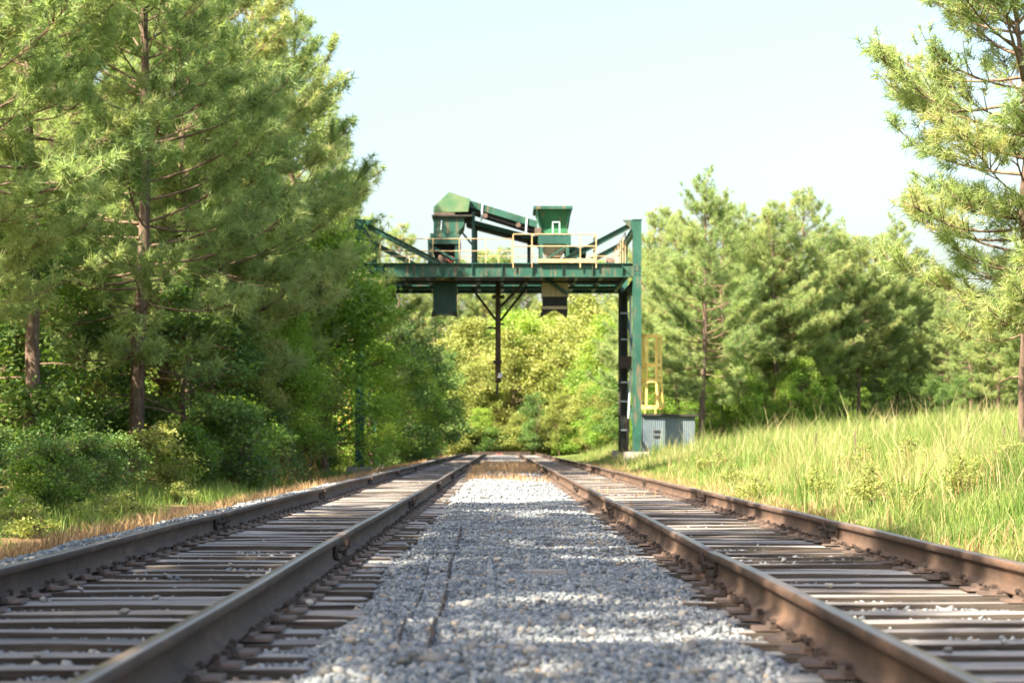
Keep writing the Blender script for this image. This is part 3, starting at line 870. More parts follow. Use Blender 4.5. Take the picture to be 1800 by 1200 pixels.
s2 = thing('loading_spout', 'open tan loading spout with split forked skirt hanging under the hopper', 'spout', (X_(973, 77), 77, 7.9))
MB().frustum((X_(952, 77), X_(998, 77), 76.4, 77.6), (X_(952, 77), X_(998, 77), 76.4, 77.6), Z_(521, 76.4), 7.90).build('throat', M['tan'], s2)
MB().frustum((X_(953.5, 77), X_(996.5, 77), 76.45, 77.55), (X_(953.5, 77), X_(996.5, 77), 76.45, 77.55), Z_(538, 76.4), Z_(521, 76.4) - 0.002).build('skirt', M['rubber'], s2)
MB().box(X_(952.5, 77), X_(997.5, 77), 76.42, 77.58, Z_(543, 76.4), Z_(538, 76.4) - 0.002).build('skirt_band', M['tan'], s2)
for a, bq in (((953, 543), (947, 556)), ((997, 543), (997, 556))):
    sx = 1 if a[0] < 970 else -1
    MB().prism([(X_(a[0], 77), Z_(a[1], 76.4) - 0.002), (X_(a[0] + sx * 19, 77), Z_(a[1], 76.4) - 0.002), (X_(a[0] + sx * 7, 77), Z_(549, 76.4)), (X_(bq[0] + sx * 1, 77), Z_(bq[1], 76.4))], 76.42, 77.58).build('fork', M['rubber'], s2)
MB().bar((X_(957, 77), 76.30, Z_(488, 76.3)), (X_(997, 77), 76.30, Z_(517, 76.3)), 0.12, 0.26, (0, 1, 0)).build('slide_bar', M['tealdark'], s2)

# mast hanging between the spouts
mx = X_(875.5, 77.5)
mast = thing('hanging_mast', 'brown wooden mast hanging from the gantry between the two spouts', 'mast', (mx, 77.5, 7.5))
b = MB(); b.rod((mx, 77.5, Z_(672, 77.5)), (mx, 77.5, 7.56), 0.12, 10, 0.10)
b.build('shaft', M['polewood'], mast, True)
MB().rod((mx - 0.05, 77.5, Z_(694, 77.5)), (mx - 0.02, 77.5, Z_(671, 77.5)), 0.045, 8).build('tip_rod', M['spike'], mast)
MB().bar((X_(865, 77.4), 77.36, Z_(522, 77.4)), (X_(887, 77.4), 77.36, Z_(522, 77.4)), 0.1, 0.14).build('crosspiece', M['polewood'], mast)
MB().bar((X_(857, 77.4), 77.36, Z_(576, 77.4)), (X_(876, 77.4), 77.36, Z_(577, 77.4)), 0.07, 0.09).build('crosspiece', M['polewood'], mast)
MB().bar((X_(876, 77.4), 77.34, Z_(569, 77.4)), (X_(886, 77.4), 77.34, Z_(570, 77.4)), 0.07, 0.09).build('crosspiece', M['polewood'], mast)
MB().bar((X_(867, 77.4), 77.36, Z_(636, 77.4)), (X_(882, 77.4), 77.36, Z_(636, 77.4)), 0.12, 0.14).build('clamp', M['spike'], mast)
MB().rod((X_(878, 77.4), 77.3, Z_(664, 77.4)), (X_(880, 77.4), 77.3, Z_(656, 77.4)), 0.09, 8).build('insulator', M['white'], mast)
MB().bar((X_(829, 78), 79.5, 7.42), (X_(872, 77.5), 77.5, Z_(563, 77.5)), 0.07, 0.07).build('stay', M['spike'], mast)
MB().bar((X_(925, 78), 79.5, 7.42), (X_(880, 77.5), 77.5, Z_(563, 77.5)), 0.07, 0.07).build('stay', M['spike'], mast)
MB().bar((X_(930, 76), 75.6, 7.56), (X_(881, 77.5), 77.4, Z_(538, 77.5)), 0.07, 0.09).build('stay', M['polewood'], mast)

# conduits and bracing on the column beside the shed
pipe = thing('conduit', 'pale conduit pipe running down the gantry column beside the tin shed', 'pipe', (XR_ - 0.1, 78.2, 0.6))
px_ = X_(1106, 78.2)
MB().path([Vector((px_ - 0.03, 78.2, Z_(735, 78.2))), Vector((px_ + 0.06, 78.2, Z_(662, 78.2))), Vector((px_ + 0.05, 78.2, 7.3))], 0.045, 8).build('tube', M['galv'], pipe)
MB().box(px_ - 0.45, px_ + 0.1, 78.1, 78.35, 4.0, 4.5).build('junction_box', M['spike'], pipe)
MB().path([Vector((px_ - 0.4, 78.2, 0.45)), Vector((px_ - 0.40, 78.2, 7.3))], 0.05, 8).build('tube', M['dark'], pipe)
MB().path([Vector((px_ - 0.03, 78.2, Z_(735, 78.2))), Vector((px_ - 0.1, 78.2, 0.4))], 0.05, 8).build('tube', M['dark'], pipe)

MB().box(px_ - 0.33, px_ - 0.02, 79.0, 79.1, 0.5, 7.2).build('cable_tray', M['tealdark'], pipe)
for dx in (-0.26, -0.16, -0.08):
    MB().rod((px_ + dx, 78.9, 0.5), (px_ + dx, 78.9, 7.25), 0.03, 6).build('tube', M['dark'], pipe)
for zz in (1.4, 2.6, 3.4, 5.2, 6.3):
    MB().box(px_ - 0.42, px_ + 0.06, 78.82, 78.87, zz, zz + 0.07).build('clip_bar', M['galv'], pipe)
# caged ladders
def caged_ladder(x, y, zg, ztop, cage, label):
    q = thing('caged_ladder', label, 'ladder', (x, y, zg))
    for s in (-0.22, 0.22):
        MB().bar((x + s, y, zg), (x + s, y, ztop), 0.05, 0.05).build('stile', M['yellow'], q)
    k = 0
    z = zg + 0.3
    while z < ztop:
        MB().rod((x - 0.22, y, z), (x + 0.22, y, z), 0.016, 5).build('rung', M['yellow'], q)
        z += 0.3
    if cage:
        z0, z1 = cage
        def ring(zz, sx):
            return [Vector((x + math.sin(a) * 0.42 * sx, y - 0.35 + math.cos(a) * -0.40 * sx, zz)) for a in np.linspace(-2.3, 2.3, 11)]
        prev = None
        for zz, sx in ((z0, 1.28), (z0 + 1.1, 1.05), (z0 + 1.75, 1.0), (z1, 0.98)):
            b = MB()
            rr = ring(zz, sx)
            for a, c_ in zip(rr[:-1], rr[1:]):
                b.bar(a, c_, 0.03, 0.15)
            b.build('hoop', M['yellow'], q)
            if prev:
                for k in (0, 2, 4, 6, 8, 10):
                    MB().bar(prev[k], rr[k], 0.08, 0.04, (0, 1, 0)).build('cage_bar', M['yellow'], q)
            prev = rr
    return q
zg = gz(6.25, 78.6)
caged_ladder(6.20, 78.6, zg, Z_(590, 78.6), (Z_(716, 78.6), Z_(592, 78.6)), 'yellow caged ladder rising behind the tin shed')
caged_ladder(-6.42, 76.5, gz(-6.42, 76.5), 4.2, None, 'yellow ladder beside the gantry column in the bushes')
up = thing('pipe_run', 'tall thin yellow pipes up the outside of the gantry column over the shed', 'pipe', (XR_ + 0.42, 78.6, 5.0))
for dx in (0.25, 0.42):
    MB().rod((XR_ + dx, 78.6, 5.2), (XR_ + dx, 78.6, 8.9), 0.03, 6).build('tube', M['yellow'], up)
for z in (5.4, 6.6, 7.8, 8.7):
    MB().bar((XR_ + 0.1, 78.6, z), (XR_ + 0.45, 78.6, z), 0.04, 0.04).build('bracket', M['yellow'], up)
MB().bar((XR_ + 0.05, 78.6, 7.3), (XR_ + 0.3, 78.6, 7.3), 0.05, 0.05).build('bracket', M['yellow'], up)

# tin shed
sx0, sx1 = X_(1129, 76.4), X_(1221, 76.4)
sy0, sy1 = 76.4, 78.0
sg = min(gz(sx0, sy0), gz(sx1, sy1)) - 0.15
szt = Z_(729, 76.4)
shed = thing('tin_shed', 'small corrugated blue-grey tin shed beside the gantry column', 'shed', ((sx0 + sx1) / 2, (sy0 + sy1) / 2, sg))
npan = 8
slotx = X_(1155, 76.4)
for face in ('front', 'back', 'left', 'right'):
    L = (sx1 - sx0) if face in ('front', 'back') else (sy1 - sy0)
    n = npan if face in ('front', 'back') else 6
    for k in range(n):
        u0 = L * k / n; u1 = L * (k + 1) / n
        prof = []
        m = 12
        for j in range(m + 1):
            u = u0 + (u1 - u0) * j / m
            prof.append((u, 0.012 * math.cos(2 * math.pi * u / 0.085) + (0.004 if k % 2 else 0)))
        vs = []
        for z in (sg, szt):
            for (u, dd) in prof:
                zt_ = z - (0.03 * u / L if (z == szt and face in ('front', 'back')) else 0) - (0.03 if (z == szt and face == 'right') else 0)
                if face == 'front': vs.append((sx0 + u, sy0 - dd, zt_))
                elif face == 'back': vs.append((sx0 + u, sy1 + dd, zt_))
                elif face == 'left': vs.append((sx0 - dd, sy0 + u, zt_))
                else: vs.append((sx1 + dd, sy0 + u, zt_))
        b = MB()
        b.add(vs, [(j, j + 1, m + 2 + j, m + 1 + j) for j in range(m)])
        b.build('sheet', M['tin'], shed)
MB().hexa([(sx0 - 0.05, sy0 - 0.14, szt - 0.02), (sx1 + 0.16, sy0 - 0.14, szt - 0.07), (sx1 + 0.16, sy1 + 0.12, szt - 0.07), (sx0 - 0.05, sy1 + 0.12, szt - 0.02),
           (sx0 - 0.05, sy0 - 0.14, szt + 0.06), (sx1 + 0.16, sy0 - 0.14, szt + 0.02), (sx1 + 0.16, sy1 + 0.12, szt + 0.02), (sx0 - 0.05, sy1 + 0.12, szt + 0.06)]).build('roof', M['dark'], shed)
MB().box(slotx - 0.13, slotx + 0.13, sy0 - 0.03, sy0 - 0.02, Z_(769, 76.4), Z_(765, 76.4)).build('slot', M['rubber'], shed)
MB().box(slotx - 0.13, slotx + 0.13, sy0 - 0.03, sy0 - 0.02, Z_(760, 76.4), Z_(756, 76.4)).build('slot', M['rubber'], shed)

# ------------------------------------------------------------------ trees
def tubes(paths, sides):
    """paths: list of (pts (n,3), radii (n,)) -> V, F quads"""
    Vs, Fs = [], []
    o = 0
    an = np.linspace(0, 2 * np.pi, sides, endpoint=False)
    ca, sa = np.cos(an), np.sin(an)
    for P, r in paths:
        P = np.asarray(P, float); r = np.asarray(r, float)
        n = len(P)
        T = np.gradient(P, axis=0)
        T /= np.linalg.norm(T, axis=1)[:, None] + 1e-9
        ref = np.where(np.abs(T[:, 2:3]) > 0.9, np.array([[1.0, 0, 0]]), np.array([[0, 0, 1.0]]))
        A = np.cross(T, ref); A /= np.linalg.norm(A, axis=1)[:, None] + 1e-9
        B = np.cross(A, T)
        ring = P[:, None] + r[:, None, None] * (A[:, None] * ca[None, :, None] + B[:, None] * sa[None, :, None])
        Vs.append(ring.reshape(-1, 3))
        idx = np.arange(n * sides).reshape(n, sides) + o
        nx_ = np.roll(idx, -1, axis=1)
        Fs.append(np.stack([idx[:-1], nx_[:-1], nx_[1:], idx[1:]], -1).reshape(-1, 4))
        o += n * sides
    return np.concatenate(Vs), np.concatenate(Fs)

def unit(v):
    return v / (np.linalg.norm(v, axis=-1, keepdims=True) + 1e-9)

def needles_mesh(name, P, D, base_t, nper, length, width, rs):
    n = len(P)
    P = np.repeat(P, nper, 0); D = np.repeat(D, nper, 0); bt = np.repeat(base_t, nper)
    m = len(P)
    d = unit(D * 0.75 + unit(rs.normal(size=(m, 3))) * 0.95)
    L = length * rs.uniform(0.7, 1.15, (m, 1))
    s = unit(np.cross(d, rs.normal(size=(m, 3)))) * width * 0.5
    st = P + D * rs.uniform(-0.10, 0.05, (m, 1))
    droop = np.array([[0, 0, -1.0]]) * L * 0.10
    V = np.stack([st - s, st + s, st + d * L + droop], 1).reshape(-1, 3)
    Fa = np.arange(m * 3).reshape(m, 3)
    T = np.repeat(np.clip(bt + rs.normal(0, 0.07, m), 0, 1), 3)
    return np_mesh(name, V, Fa, M['needle'], tint=T)

def pine_proto(seed, H, cb, Rm, tuft_n=20, nlen=0.25, nwid=0.022, dens=1.7, lean=0.0, shape=0.75, tr=0.011, wh=1.0, peak=0.22):
    rs = np.random.default_rng(seed)
    nz_ = 14
    zz = np.linspace(-0.3, H, nz_)
    wob = np.cumsum(rs.normal(0, 0.035, (nz_, 2)), 0)
    wob[:, 0] += lean * np.clip(zz, 0, None) / H
    wob[:2] *= 0.2
    rad = tr * H * (1 - np.clip(zz, 0, H) / H) ** 0.85 + 0.015
    rad[0] *= 1.25
    TP = np.stack([wob[:, 0], wob[:, 1], zz], -1)
    trunk = np_mesh('trunk', *tubes([(TP, rad)], 9), M['bark'], smooth=True)
    def tp(z):
        return np.array([np.interp(z, zz, TP[:, 0]), np.interp(z, zz, TP[:, 1]), z])
    paths = []
    tuP, tuD, tuT = [], [], []
    z = cb * H
    ang = rs.uniform(0, 6.28)
    # a few dead stubs under the crown
    for k in range(7):
        zz0 = rs.uniform(0.12, max(0.16, cb)) * H
        a = rs.uniform(0, 6.28); L = rs.uniform(0.4, 1.5)
        p0 = tp(zz0)
        d = np.array([math.cos(a), math.sin(a), rs.uniform(-0.2, 0.25)])
        s = np.linspace(0, 1, 4)[:, None]
        paths.append((p0 + d * L * s + np.array([0, 0, -0.2]) * s ** 2 * L, np.array([0.022, 0.016, 0.011, 0.005])))
    while z < 0.985 * H:
        tt = (z - cb * H) / (H * (1 - cb))
        nb = rs.integers(3, 6)
        prof = (1 - tt) ** shape * ((0.55 if peak < 0.3 else 0.33) + (0.45 if peak < 0.3 else 0.67) * min(1.0, tt / peak)) + 0.05
        for k in range(nb):
            ang += 2 * math.pi / nb + rs.normal(0, 0.4)
            L = Rm * prof * rs.uniform(0.6, 1.18)
            if rs.random() < 0.08:
                L *= 1.25
            el = R(2 + 48 * tt + rs.normal(0, 9))
            out = np.array([math.cos(ang), math.sin(ang), 0.0])
            side = np.array([-out[1], out[0], 0.0])
            s = np.linspace(0, 1, 7)
            sag = -0.10 * (1 - tt) * L
            curve = (out[None] * (math.cos(el) * L * s)[:, None] + np.array([[0, 0, 1.0]]) * (math.sin(el) * L * s + sag * np.sin(s * 2.6) + 0.12 * L * s ** 3)[:, None]
                     + side[None] * (rs.normal(0, 0.08) * L * s ** 2)[:, None])
            P = tp(z + rs.normal(0, 0.08)) + curve
            r0 = 0.008 + 0.0085 * L
            paths.append((P, r0 * (1 - s * 0.85)))
            bt = rs.uniform(0.36, 0.82)
            nsub = max(3, int(L * 4.2 * dens))
            for j in range(nsub):
                u = rs.uniform(0.28, 1.0) ** 0.8
                p0 = np.array([np.interp(u, s, P[:, q]) for q in range(3)])
                i0 = min(5, int(u * 6))
                tdir = unit(P[i0 + 1] - P[i0])
                sg_ = 1 if j % 2 else -1
                d = unit(tdir * rs.uniform(0.5, 1.0) + side * sg_ * rs.uniform(0.3, 0.95) + np.array([0, 0, rs.uniform(-0.1, 0.55)]))
                l2 = (0.22 + 0.30 * L * (1.1 - u)) * rs.uniform(0.6, 1.2)
                q = np.linspace(0, 1, 4)[:, None]
                SP = p0 + d * l2 * q + np.array([0, 0, 0.14]) * l2 * q ** 2
                paths.append((SP, np.array([0.010, 0.008, 0.006, 0.004])))
                nt = max(2, int(l2 * 7.0))
                for w_ in range(nt):
                    uu = 1.0 if w_ == 0 else rs.uniform(0.3, 1.0)
                    pp = p0 + d * l2 * uu + np.array([0, 0, 0.14]) * l2 * uu ** 2 + rs.normal(0, 0.05, 3)
                    tuP.append(pp)
                    tuD.append(unit(d + np.array([0, 0, 0.35]) + rs.normal(0, 0.35, 3)))
                    tuT.append(np.clip(bt + rs.normal(0, 0.10), 0.02, 0.93) if rs.random() > 0.02 else 1.0)
        z += rs.uniform(0.28, 0.52) * (0.75 + 0.03 * H) * wh
    for k in range(10):
        tuP.append(tp(H - rs.uniform(0, 0.5)) + rs.normal(0, 0.05, 3)); tuD.append(unit(np.array([0, 0, 1.0]) + rs.normal(0, 0.3, 3))); tuT.append(0.6)
    br = np_mesh('branches', *tubes(paths, 4), M['twig'])
    cr = needles_mesh('crown', np.array(tuP), np.array(tuD), np.array(tuT), tuft_n, nlen, nwid, rs)
    return {'H': H, 'parts': [('trunk', trunk), ('branches', br), ('crown', cr)], 'n': len(tuP)}

def leaves_mesh(name, P, base_t, nper, spread, ls, rs, mat, updir=0.8):
    n = len(P)
    P = np.repeat(P, nper, 0) + rs.normal(0, spread, (n * nper, 3)) * np.array([1, 1, 0.7])
    bt = np.repeat(base_t, nper)
    m = len(P)
    nrm = unit(np.array([[0, 0, updir]]) + rs.normal(0, 0.6, (m, 3)))
    a = unit(np.cross(nrm, rs.normal(size=(m, 3))))
    b2 = np.cross(nrm, a)
    L = ls * rs.uniform(0.6, 1.25, (m, 1))
    V = np.stack([P - a * L * 0.5, P - b2 * L * 0.36 + nrm * L * 0.08, P + a * L * 0.55 - nrm * L * 0.08, P + b2 * L * 0.36 + nrm * L * 0.08], 1).reshape(-1, 3)
    k = (np.arange(m) * 4)[:, None]
    Fa = np.concatenate([k + np.array([[0, 1, 2]]), k + np.array([[0, 2, 3]])])
    T = np.repeat(np.clip(bt + rs.normal(0, 0.10, m), 0, 1), 4)
    return np_mesh(name, V, Fa, mat, tint=T)

def broad_proto(seed, H, Rm, cb, lobes, twigs, leaves, ls, mat, stems=1, top=0.95):
    rs = np.random.default_rng(seed)
    paths_t, paths = [], []
    base = []
    for s_ in range(stems):
        a = rs.uniform(0, 6.28)
        lean = (0.10 if stems == 1 else 0.55) * Rm
        n = 9
        u = np.linspace(0, 1, n)
        e = np.array([math.cos(a) * lean * rs.uniform(0.3, 1), math.sin(a) * lean * rs.uniform(0.3, 1), H * (0.9 if stems == 1 else rs.uniform(0.5, 0.9))])
        P = u[:, None] * e[None] + np.cumsum(rs.normal(0, 0.012 * H, (n, 3)), 0) * np.array([1, 1, 0.2])
        P[0] = (rs.normal(0, 0.05 * (stems - 1) * Rm * 0.3), rs.normal(0, 0.05 * (stems - 1) * Rm * 0.3), -0.2)
        r0 = (0.013 * H + 0.02) / math.sqrt(stems)
        paths_t.append((P, r0 * (1 - u * 0.9)))
        base.append(P)
    tP, tT = [], []
    for l in range(lobes):
        h = rs.uniform(cb, top)
        tt = (h - cb) / (1 - cb)
        prof = math.sin(math.pi * min(1, 0.22 + 0.78 * tt)) ** 0.7
        a = rs.uniform(0, 6.28)
        rr = Rm * prof * rs.uniform(0.25, 0.95)
        c = np.array([math.cos(a) * rr, math.sin(a) * rr, h * H])
        lr = Rm * rs.uniform(0.20, 0.36)
        P = base[l % stems]
        zs = max(0.12 * H, h * H - rr * rs.uniform(0.4, 0.9))
        p0 = np.array([np.interp(zs, P[:, 2], P[:, q]) for q in range(3)])
        u = np.linspace(0, 1, 5)[:, None]
        LP = p0 + (c - p0) * u + np.array([0, 0, 1.0]) * np.sin(u * math.pi) * rs.normal(0.02, 0.06) * rr + rs.normal(0, 0.03 * rr, (5, 3)) * u
        c = LP[-1]
        paths.append((LP, np.linspace(0.012 * H * 0.45, 0.008, 5)))
        bt = rs.uniform(0.25, 0.75)
        for w_ in range(twigs):
            d = unit(rs.normal(size=3)) * np.array([1, 1, 0.75])
            pt = c + d * lr * rs.random() ** 0.45
            p1 = LP[rs.integers(2, 5)]
            u = np.linspace(0, 1, 3)[:, None]
            if w_ % 2 == 0:
                paths.append((p1 + (pt - p1) * u + np.array([0, 0, 0.1]) * lr * np.sin(u * math.pi), np.array([0.009, 0.006, 0.003])))
            tP.append(pt); tT.append(np.clip(bt + rs.normal(0, 0.08), 0, 1))
    trunk = np_mesh('trunk', *tubes(paths_t, 7), M['bark'], smooth=True)
    br = np_mesh('branches', *tubes(paths, 3), M['twig'])
    cr = leaves_mesh('crown', np.array(tP), np.array(tT), leaves, Rm * 0.075 + 0.05, ls, rs, mat)
    return {'H': H, 'parts': [('trunk', trunk), ('branches', br), ('crown', cr)]}

PINES = [pine_proto(11, 12, 0.20, 3.1, shape=0.6, wh=0.8), pine_proto(12, 12, 0.28, 3.0, shape=0.55, wh=0.8), pine_proto(13, 12, 0.22, 3.2, shape=0.6, wh=0.8), pine_proto(14, 12, 0.33, 2.7, shape=0.55, wh=0.85)]
NEARPINE = pine_proto(21, 10.5, 0.19, 3.0, 26, 0.19, 0.014, 2.3, 0.0, 0.45, 0.0034, 0.58, 0.5)
GUM = broad_proto(31, 9.0, 2.7, 0.12, 60, 30, 11, 0.15, M['leaf'])
GUM_SUN_TINT = broad_proto(35, 9.0, 2.7, 0.10, 60, 30, 11, 0.15, M['leaf_sun_tint'])  # sweetgum with the sunlight painted into its leaf colour
MAPLE = broad_proto(32, 9.0, 2.4, 0.15, 46, 26, 10, 0.17, M['leaf_bright'])
OAK = broad_proto(33, 8.0, 2.2, 0.10, 46, 26, 10, 0.15, M['leaf_dark'])
SAPL = broad_proto(34, 4.5, 1.1, 0.15, 26, 20, 9, 0.11, M['leaf_dark'])
BUSH = [broad_proto(41, 2.2, 1.2, 0.12, 22, 20, 12, 0.085, M['leaf'], 5, 0.9), broad_proto(42, 2.0, 1.15, 0.10, 22, 20, 12, 0.08, M['leaf_dark'], 5, 0.9), broad_proto(43, 1.9, 1.1, 0.12, 18, 18, 12, 0.085, M['leaf_bright'], 5, 0.9)]

def plant(proto, name, label, cat, x, y, h=None, group=None, rz=None, sink=0.0, wide=1.0):
    s = 1.0 if h is None else h / proto['H']
    o = thing(name, label, cat, (x, y, gz(x, y) - sink), group, random.uniform(0, 6.28) if rz is None else rz)
    o.scale = (s * wide, s * wide, s)
    for nm, me in proto['parts']:
        link(nm, me, o)
    return o

ORD = ['first', 'second', 'third', 'fourth', 'fifth', 'sixth', 'seventh', 'eighth', 'ninth', 'tenth', 'eleventh', 'twelfth', 'thirteenth', 'fourteenth', 'fifteenth', 'sixteenth', 'seventeenth', 'eighteenth', 'nineteenth', 'twentieth']
ORD = ORD + ['twenty-' + w for w in ORD[:9]] + ['thirtieth'] + ['thirty-' + w for w in ORD[:9]] + ['fortieth'] + ['forty-' + w for w in ORD[:9]]
def px_x(px, Y): return at(px, 0, Y).x

# young pine reaching in over the grass bank
plant(NEARPINE, 'pine_tree', 'young pine with thin bare stem on the sunny grass bank', 'pine', 7.15, 26.0, 10.5, rz=2.2)

# pines of the wood beside the track
LW = 'pines in the dense wood along the track'
LWL = 'tall pine crowded among others in the dense wood facing the grass bank'
plant(PINES[0], 'pine_tree', 'big pine with thick straight trunk at the front edge of the dense wood', 'pine', px_x(240, 46), 46, 16.5, rz=1.0)
plant(PINES[3], 'pine_tree', 'pine with dark slender bare trunk at the front of the wood', 'pine', px_x(48, 42), 42, 15, rz=2.0)
for px, Y, h, v, lb in ((-60, 38, 14, 1, 'pine at the open corner of the wood, before the slender dark trunk'), (150, 56, 16, 2, 'pine set back between the slender dark trunk and the thick-trunked big pine'),
                        (330, 55, 17, 1, 'pine next after the thick-trunked big pine toward the gantry'), (400, 60, 17.5, 0, 'second pine after the thick-trunked big one toward the gantry'),
                        (465, 66, 17.8, 2, 'tallest pine at the wood edge, short of the gantry'), (520, 73, 17, 1, 'pine behind the bright broadleaf tree at the gantry column'),
                        (585, 83, 15.2, 0, 'pine whose crown ends above the gantry column in the wood'), (610, 95, 14, 3, 'first pine past the gantry on the wood side'),
                        (640, 104, 13, 1, 'second pine past the gantry on the wood side'), (700, 112, 13.6, 3, 'slim pine whose top peeks over the gantry brace'), (300, 62, 18, 3, LWL), (80, 50, 16, 0, 'pine standing behind the slender dark trunk')):
    plant(PINES[v], 'pine_tree', lb, 'pine', px_x(px, Y), Y, h, LW)
for k in range(20):
    Y = random.uniform(58, 135)
    X = random.uniform(-24, -11.5)
    plant(PINES[k % 4], 'pine_tree', LWL, 'pine', X, Y, random.uniform(13, 17.5), LW)
# the same wood goes on beside and behind the camera and shades the track
for X, Y, h in ((-9.0, 17, 14), (-9.5, 12, 15), (-9.2, 7.5, 15), (-9.8, 2.5, 15.5), (-9.0, -2, 14.5), (-10, -7, 15), (-9.5, -12, 15), (-13.5, 0, 16), (-14, 8, 16), (-13, -9, 16), (-15, 20, 14), (-14, 26, 13), (-16.5, 31, 14)):
    plant(PINES[random.randrange(4)], 'pine_tree', LWL, 'pine', X, Y, h, LW)

# broadleaf trees on the wood's side
plant(GUM_SUN_TINT, 'sweetgum_tree', 'bright green broadleaf tree covering the gantry column in the wood', 'tree', px_x(575, 70), 70, 9.3, rz=0.4, wide=1.12)
plant(GUM_SUN_TINT, 'sweetgum_tree', 'lower green broadleaf tree leaning over the track by the gantry footing', 'tree', px_x(655, 79.5), 79.8, 5.6, rz=2.4, wide=1.15)
plant(SAPL, 'sapling', 'dark-leaved sapling in front of the pine trunks', 'tree', px_x(325, 47), 47, 5.2, rz=1.0, wide=1.2)
plant(MAPLE, 'young_maple', 'pale yellow-green young tree at the edge of the wood', 'tree', px_x(445, 57), 57, 4.4, rz=1.5)
plant(OAK, 'broadleaf_tree', 'dark broadleaf tree just beyond the gantry on the wood side', 'tree', px_x(690, 98), 98, 8.4, rz=0.5)
plant(OAK, 'broadleaf_tree', 'dark broadleaf tree further along the track past the gantry', 'tree', px_x(742, 112), 112, 9.0, rz=2.5)
plant(GUM, 'broadleaf_tree', 'mid green tree at the bend of the wood by the far track', 'tree', px_x(725, 104), 106, 6.0, rz=1.0)
plant(OAK, 'broadleaf_tree', 'dark broadleaf tree near the far end of the tracks', 'tree', px_x(775, 132), 132, 8.0, rz=4.0)
for px, Y, h, pr, lb in ((540, 66, 5, MAPLE, 0), (500, 63, 6, GUM_SUN_TINT, 0), (390, 56, 5.5, OAK, 2), (130, 47, 6, OAK, 2), (20, 45, 6.5, GUM, 1), (280, 58, 7, MAPLE, 0), (90, 56, 7.5, MAPLE, 0), (180, 60, 7, MAPLE, 0), (420, 70, 8, GUM, 1), (-20, 42, 7, OAK, 2), (350, 68, 8, MAPLE, 0)):
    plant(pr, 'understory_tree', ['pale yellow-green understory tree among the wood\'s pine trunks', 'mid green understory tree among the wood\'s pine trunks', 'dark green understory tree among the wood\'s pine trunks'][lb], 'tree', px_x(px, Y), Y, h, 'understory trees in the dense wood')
for k in range(16):
    X = random.uniform(-24, -12); Y = random.uniform(45, 120)
    plant((MAPLE, GUM)[k % 2], 'understory_tree', ['pale yellow-green understory tree among the wood\'s pine trunks', 'mid green understory tree among the wood\'s pine trunks'][k % 2], 'tree', X, Y, random.uniform(5, 9), 'understory trees in the dense wood')

# bushes along the foot of the wood
BL = ['mid green leafy bush at the foot of the dense wood', 'dark green leafy bush at the foot of the dense wood', 'pale green leafy bush at the foot of the dense wood']
for k in range(46):
    Y = 26 + 60 * (k / 46) + random.uniform(-1.5, 1.5)
    X = random.uniform(-9.0, -6.4) if k % 3 else random.uniform(-11.5, -8.5)
    v = random.choice((0, 1, 0, 1, 1, 2))
    plant(BUSH[v], 'bush', ['mid green', 'dark green', 'pale green'][v] + ' bush at the foot of the wood, ' + ORD[45 - k] + ' back from the gantry', 'bush', X, Y, random.uniform(1.0, 1.7) if Y < 46 else random.uniform(1.2, 2.6), 'bushes along the wood', wide=random.uniform(0.9, 1.25))
for k in range(14):
    Y = 88 + 60 * (k / 14); X = random.uniform(-6.5, -4.8)
    v = random.choice((0, 1, 1))
    plant(BUSH[v], 'bush', BL[v], 'bush', X, Y, random.uniform(1.2, 2.6), 'bushes along the wood', wide=1.2)

# far end: sunlit trees closing the view
fn = -1
for px, Y, h in ((800, 160, 7), (835, 158, 8), (868, 164, 9), (905, 160, 11), (945, 166, 12.5), (985, 160, 12), (1020, 156, 11), (1055, 150, 12), (1085, 146, 11), (1120, 150, 10), (780, 170, 11), (830, 176, 13), (890, 178, 14), (960, 182, 15), (1040, 176, 15), (1100, 172, 14),
                 (850, 150, 4), (910, 151, 3.6), (985, 148, 5), (1035, 140, 5.5), (1070, 132, 6), (1085, 120, 5)):
    fn += 1
    plant(MAPLE if fn % 4 else GUM, 'sunlit_tree', 'sunlit yellow-green tree ' + ('low ' if h < 7 else 'tall ') + 'beyond the far track end, ' + ORD[fn] + ' in its row', 'tree', px_x(px, Y), Y, h, 'sunlit trees closing the far end', wide=1.15)
for k in range(26):
    px = 790 + 13 * k + random.uniform(-5, 5)
    Y = random.uniform(148, 156)
    v = random.choice((2, 2, 0, 1))
    plant(BUSH[v], 'bush', ['mid green bush closing the far end of the tracks', 'dark bush closing the far end of the tracks', 'sunlit pale bush closing the far end of the tracks'][v], 'bush', px_x(px, Y), Y, random.uniform(1.4, 3.0), 'bushes at the far track end', wide=1.4)
plant(OAK, 'cedar_tree', 'dark narrow tree among the sunlit ones at the far end of the tracks', 'tree', px_x(940, 149), 149, 5.2, rz=1.2)
for px, Y, h, v in ((760, 185, 18, 0), (815, 190, 19.5, 2), (850, 188, 19.5, 1), (885, 192, 20, 3), (930, 190, 18, 0), (1000, 192, 18, 2), (1060, 185, 18, 1)):
    plant(PINES[v], 'pine_tree', 'distant pine standing behind the sunlit trees at the far end', 'pine', px_x(px, Y), Y, h, 'distant pines beyond the track end')

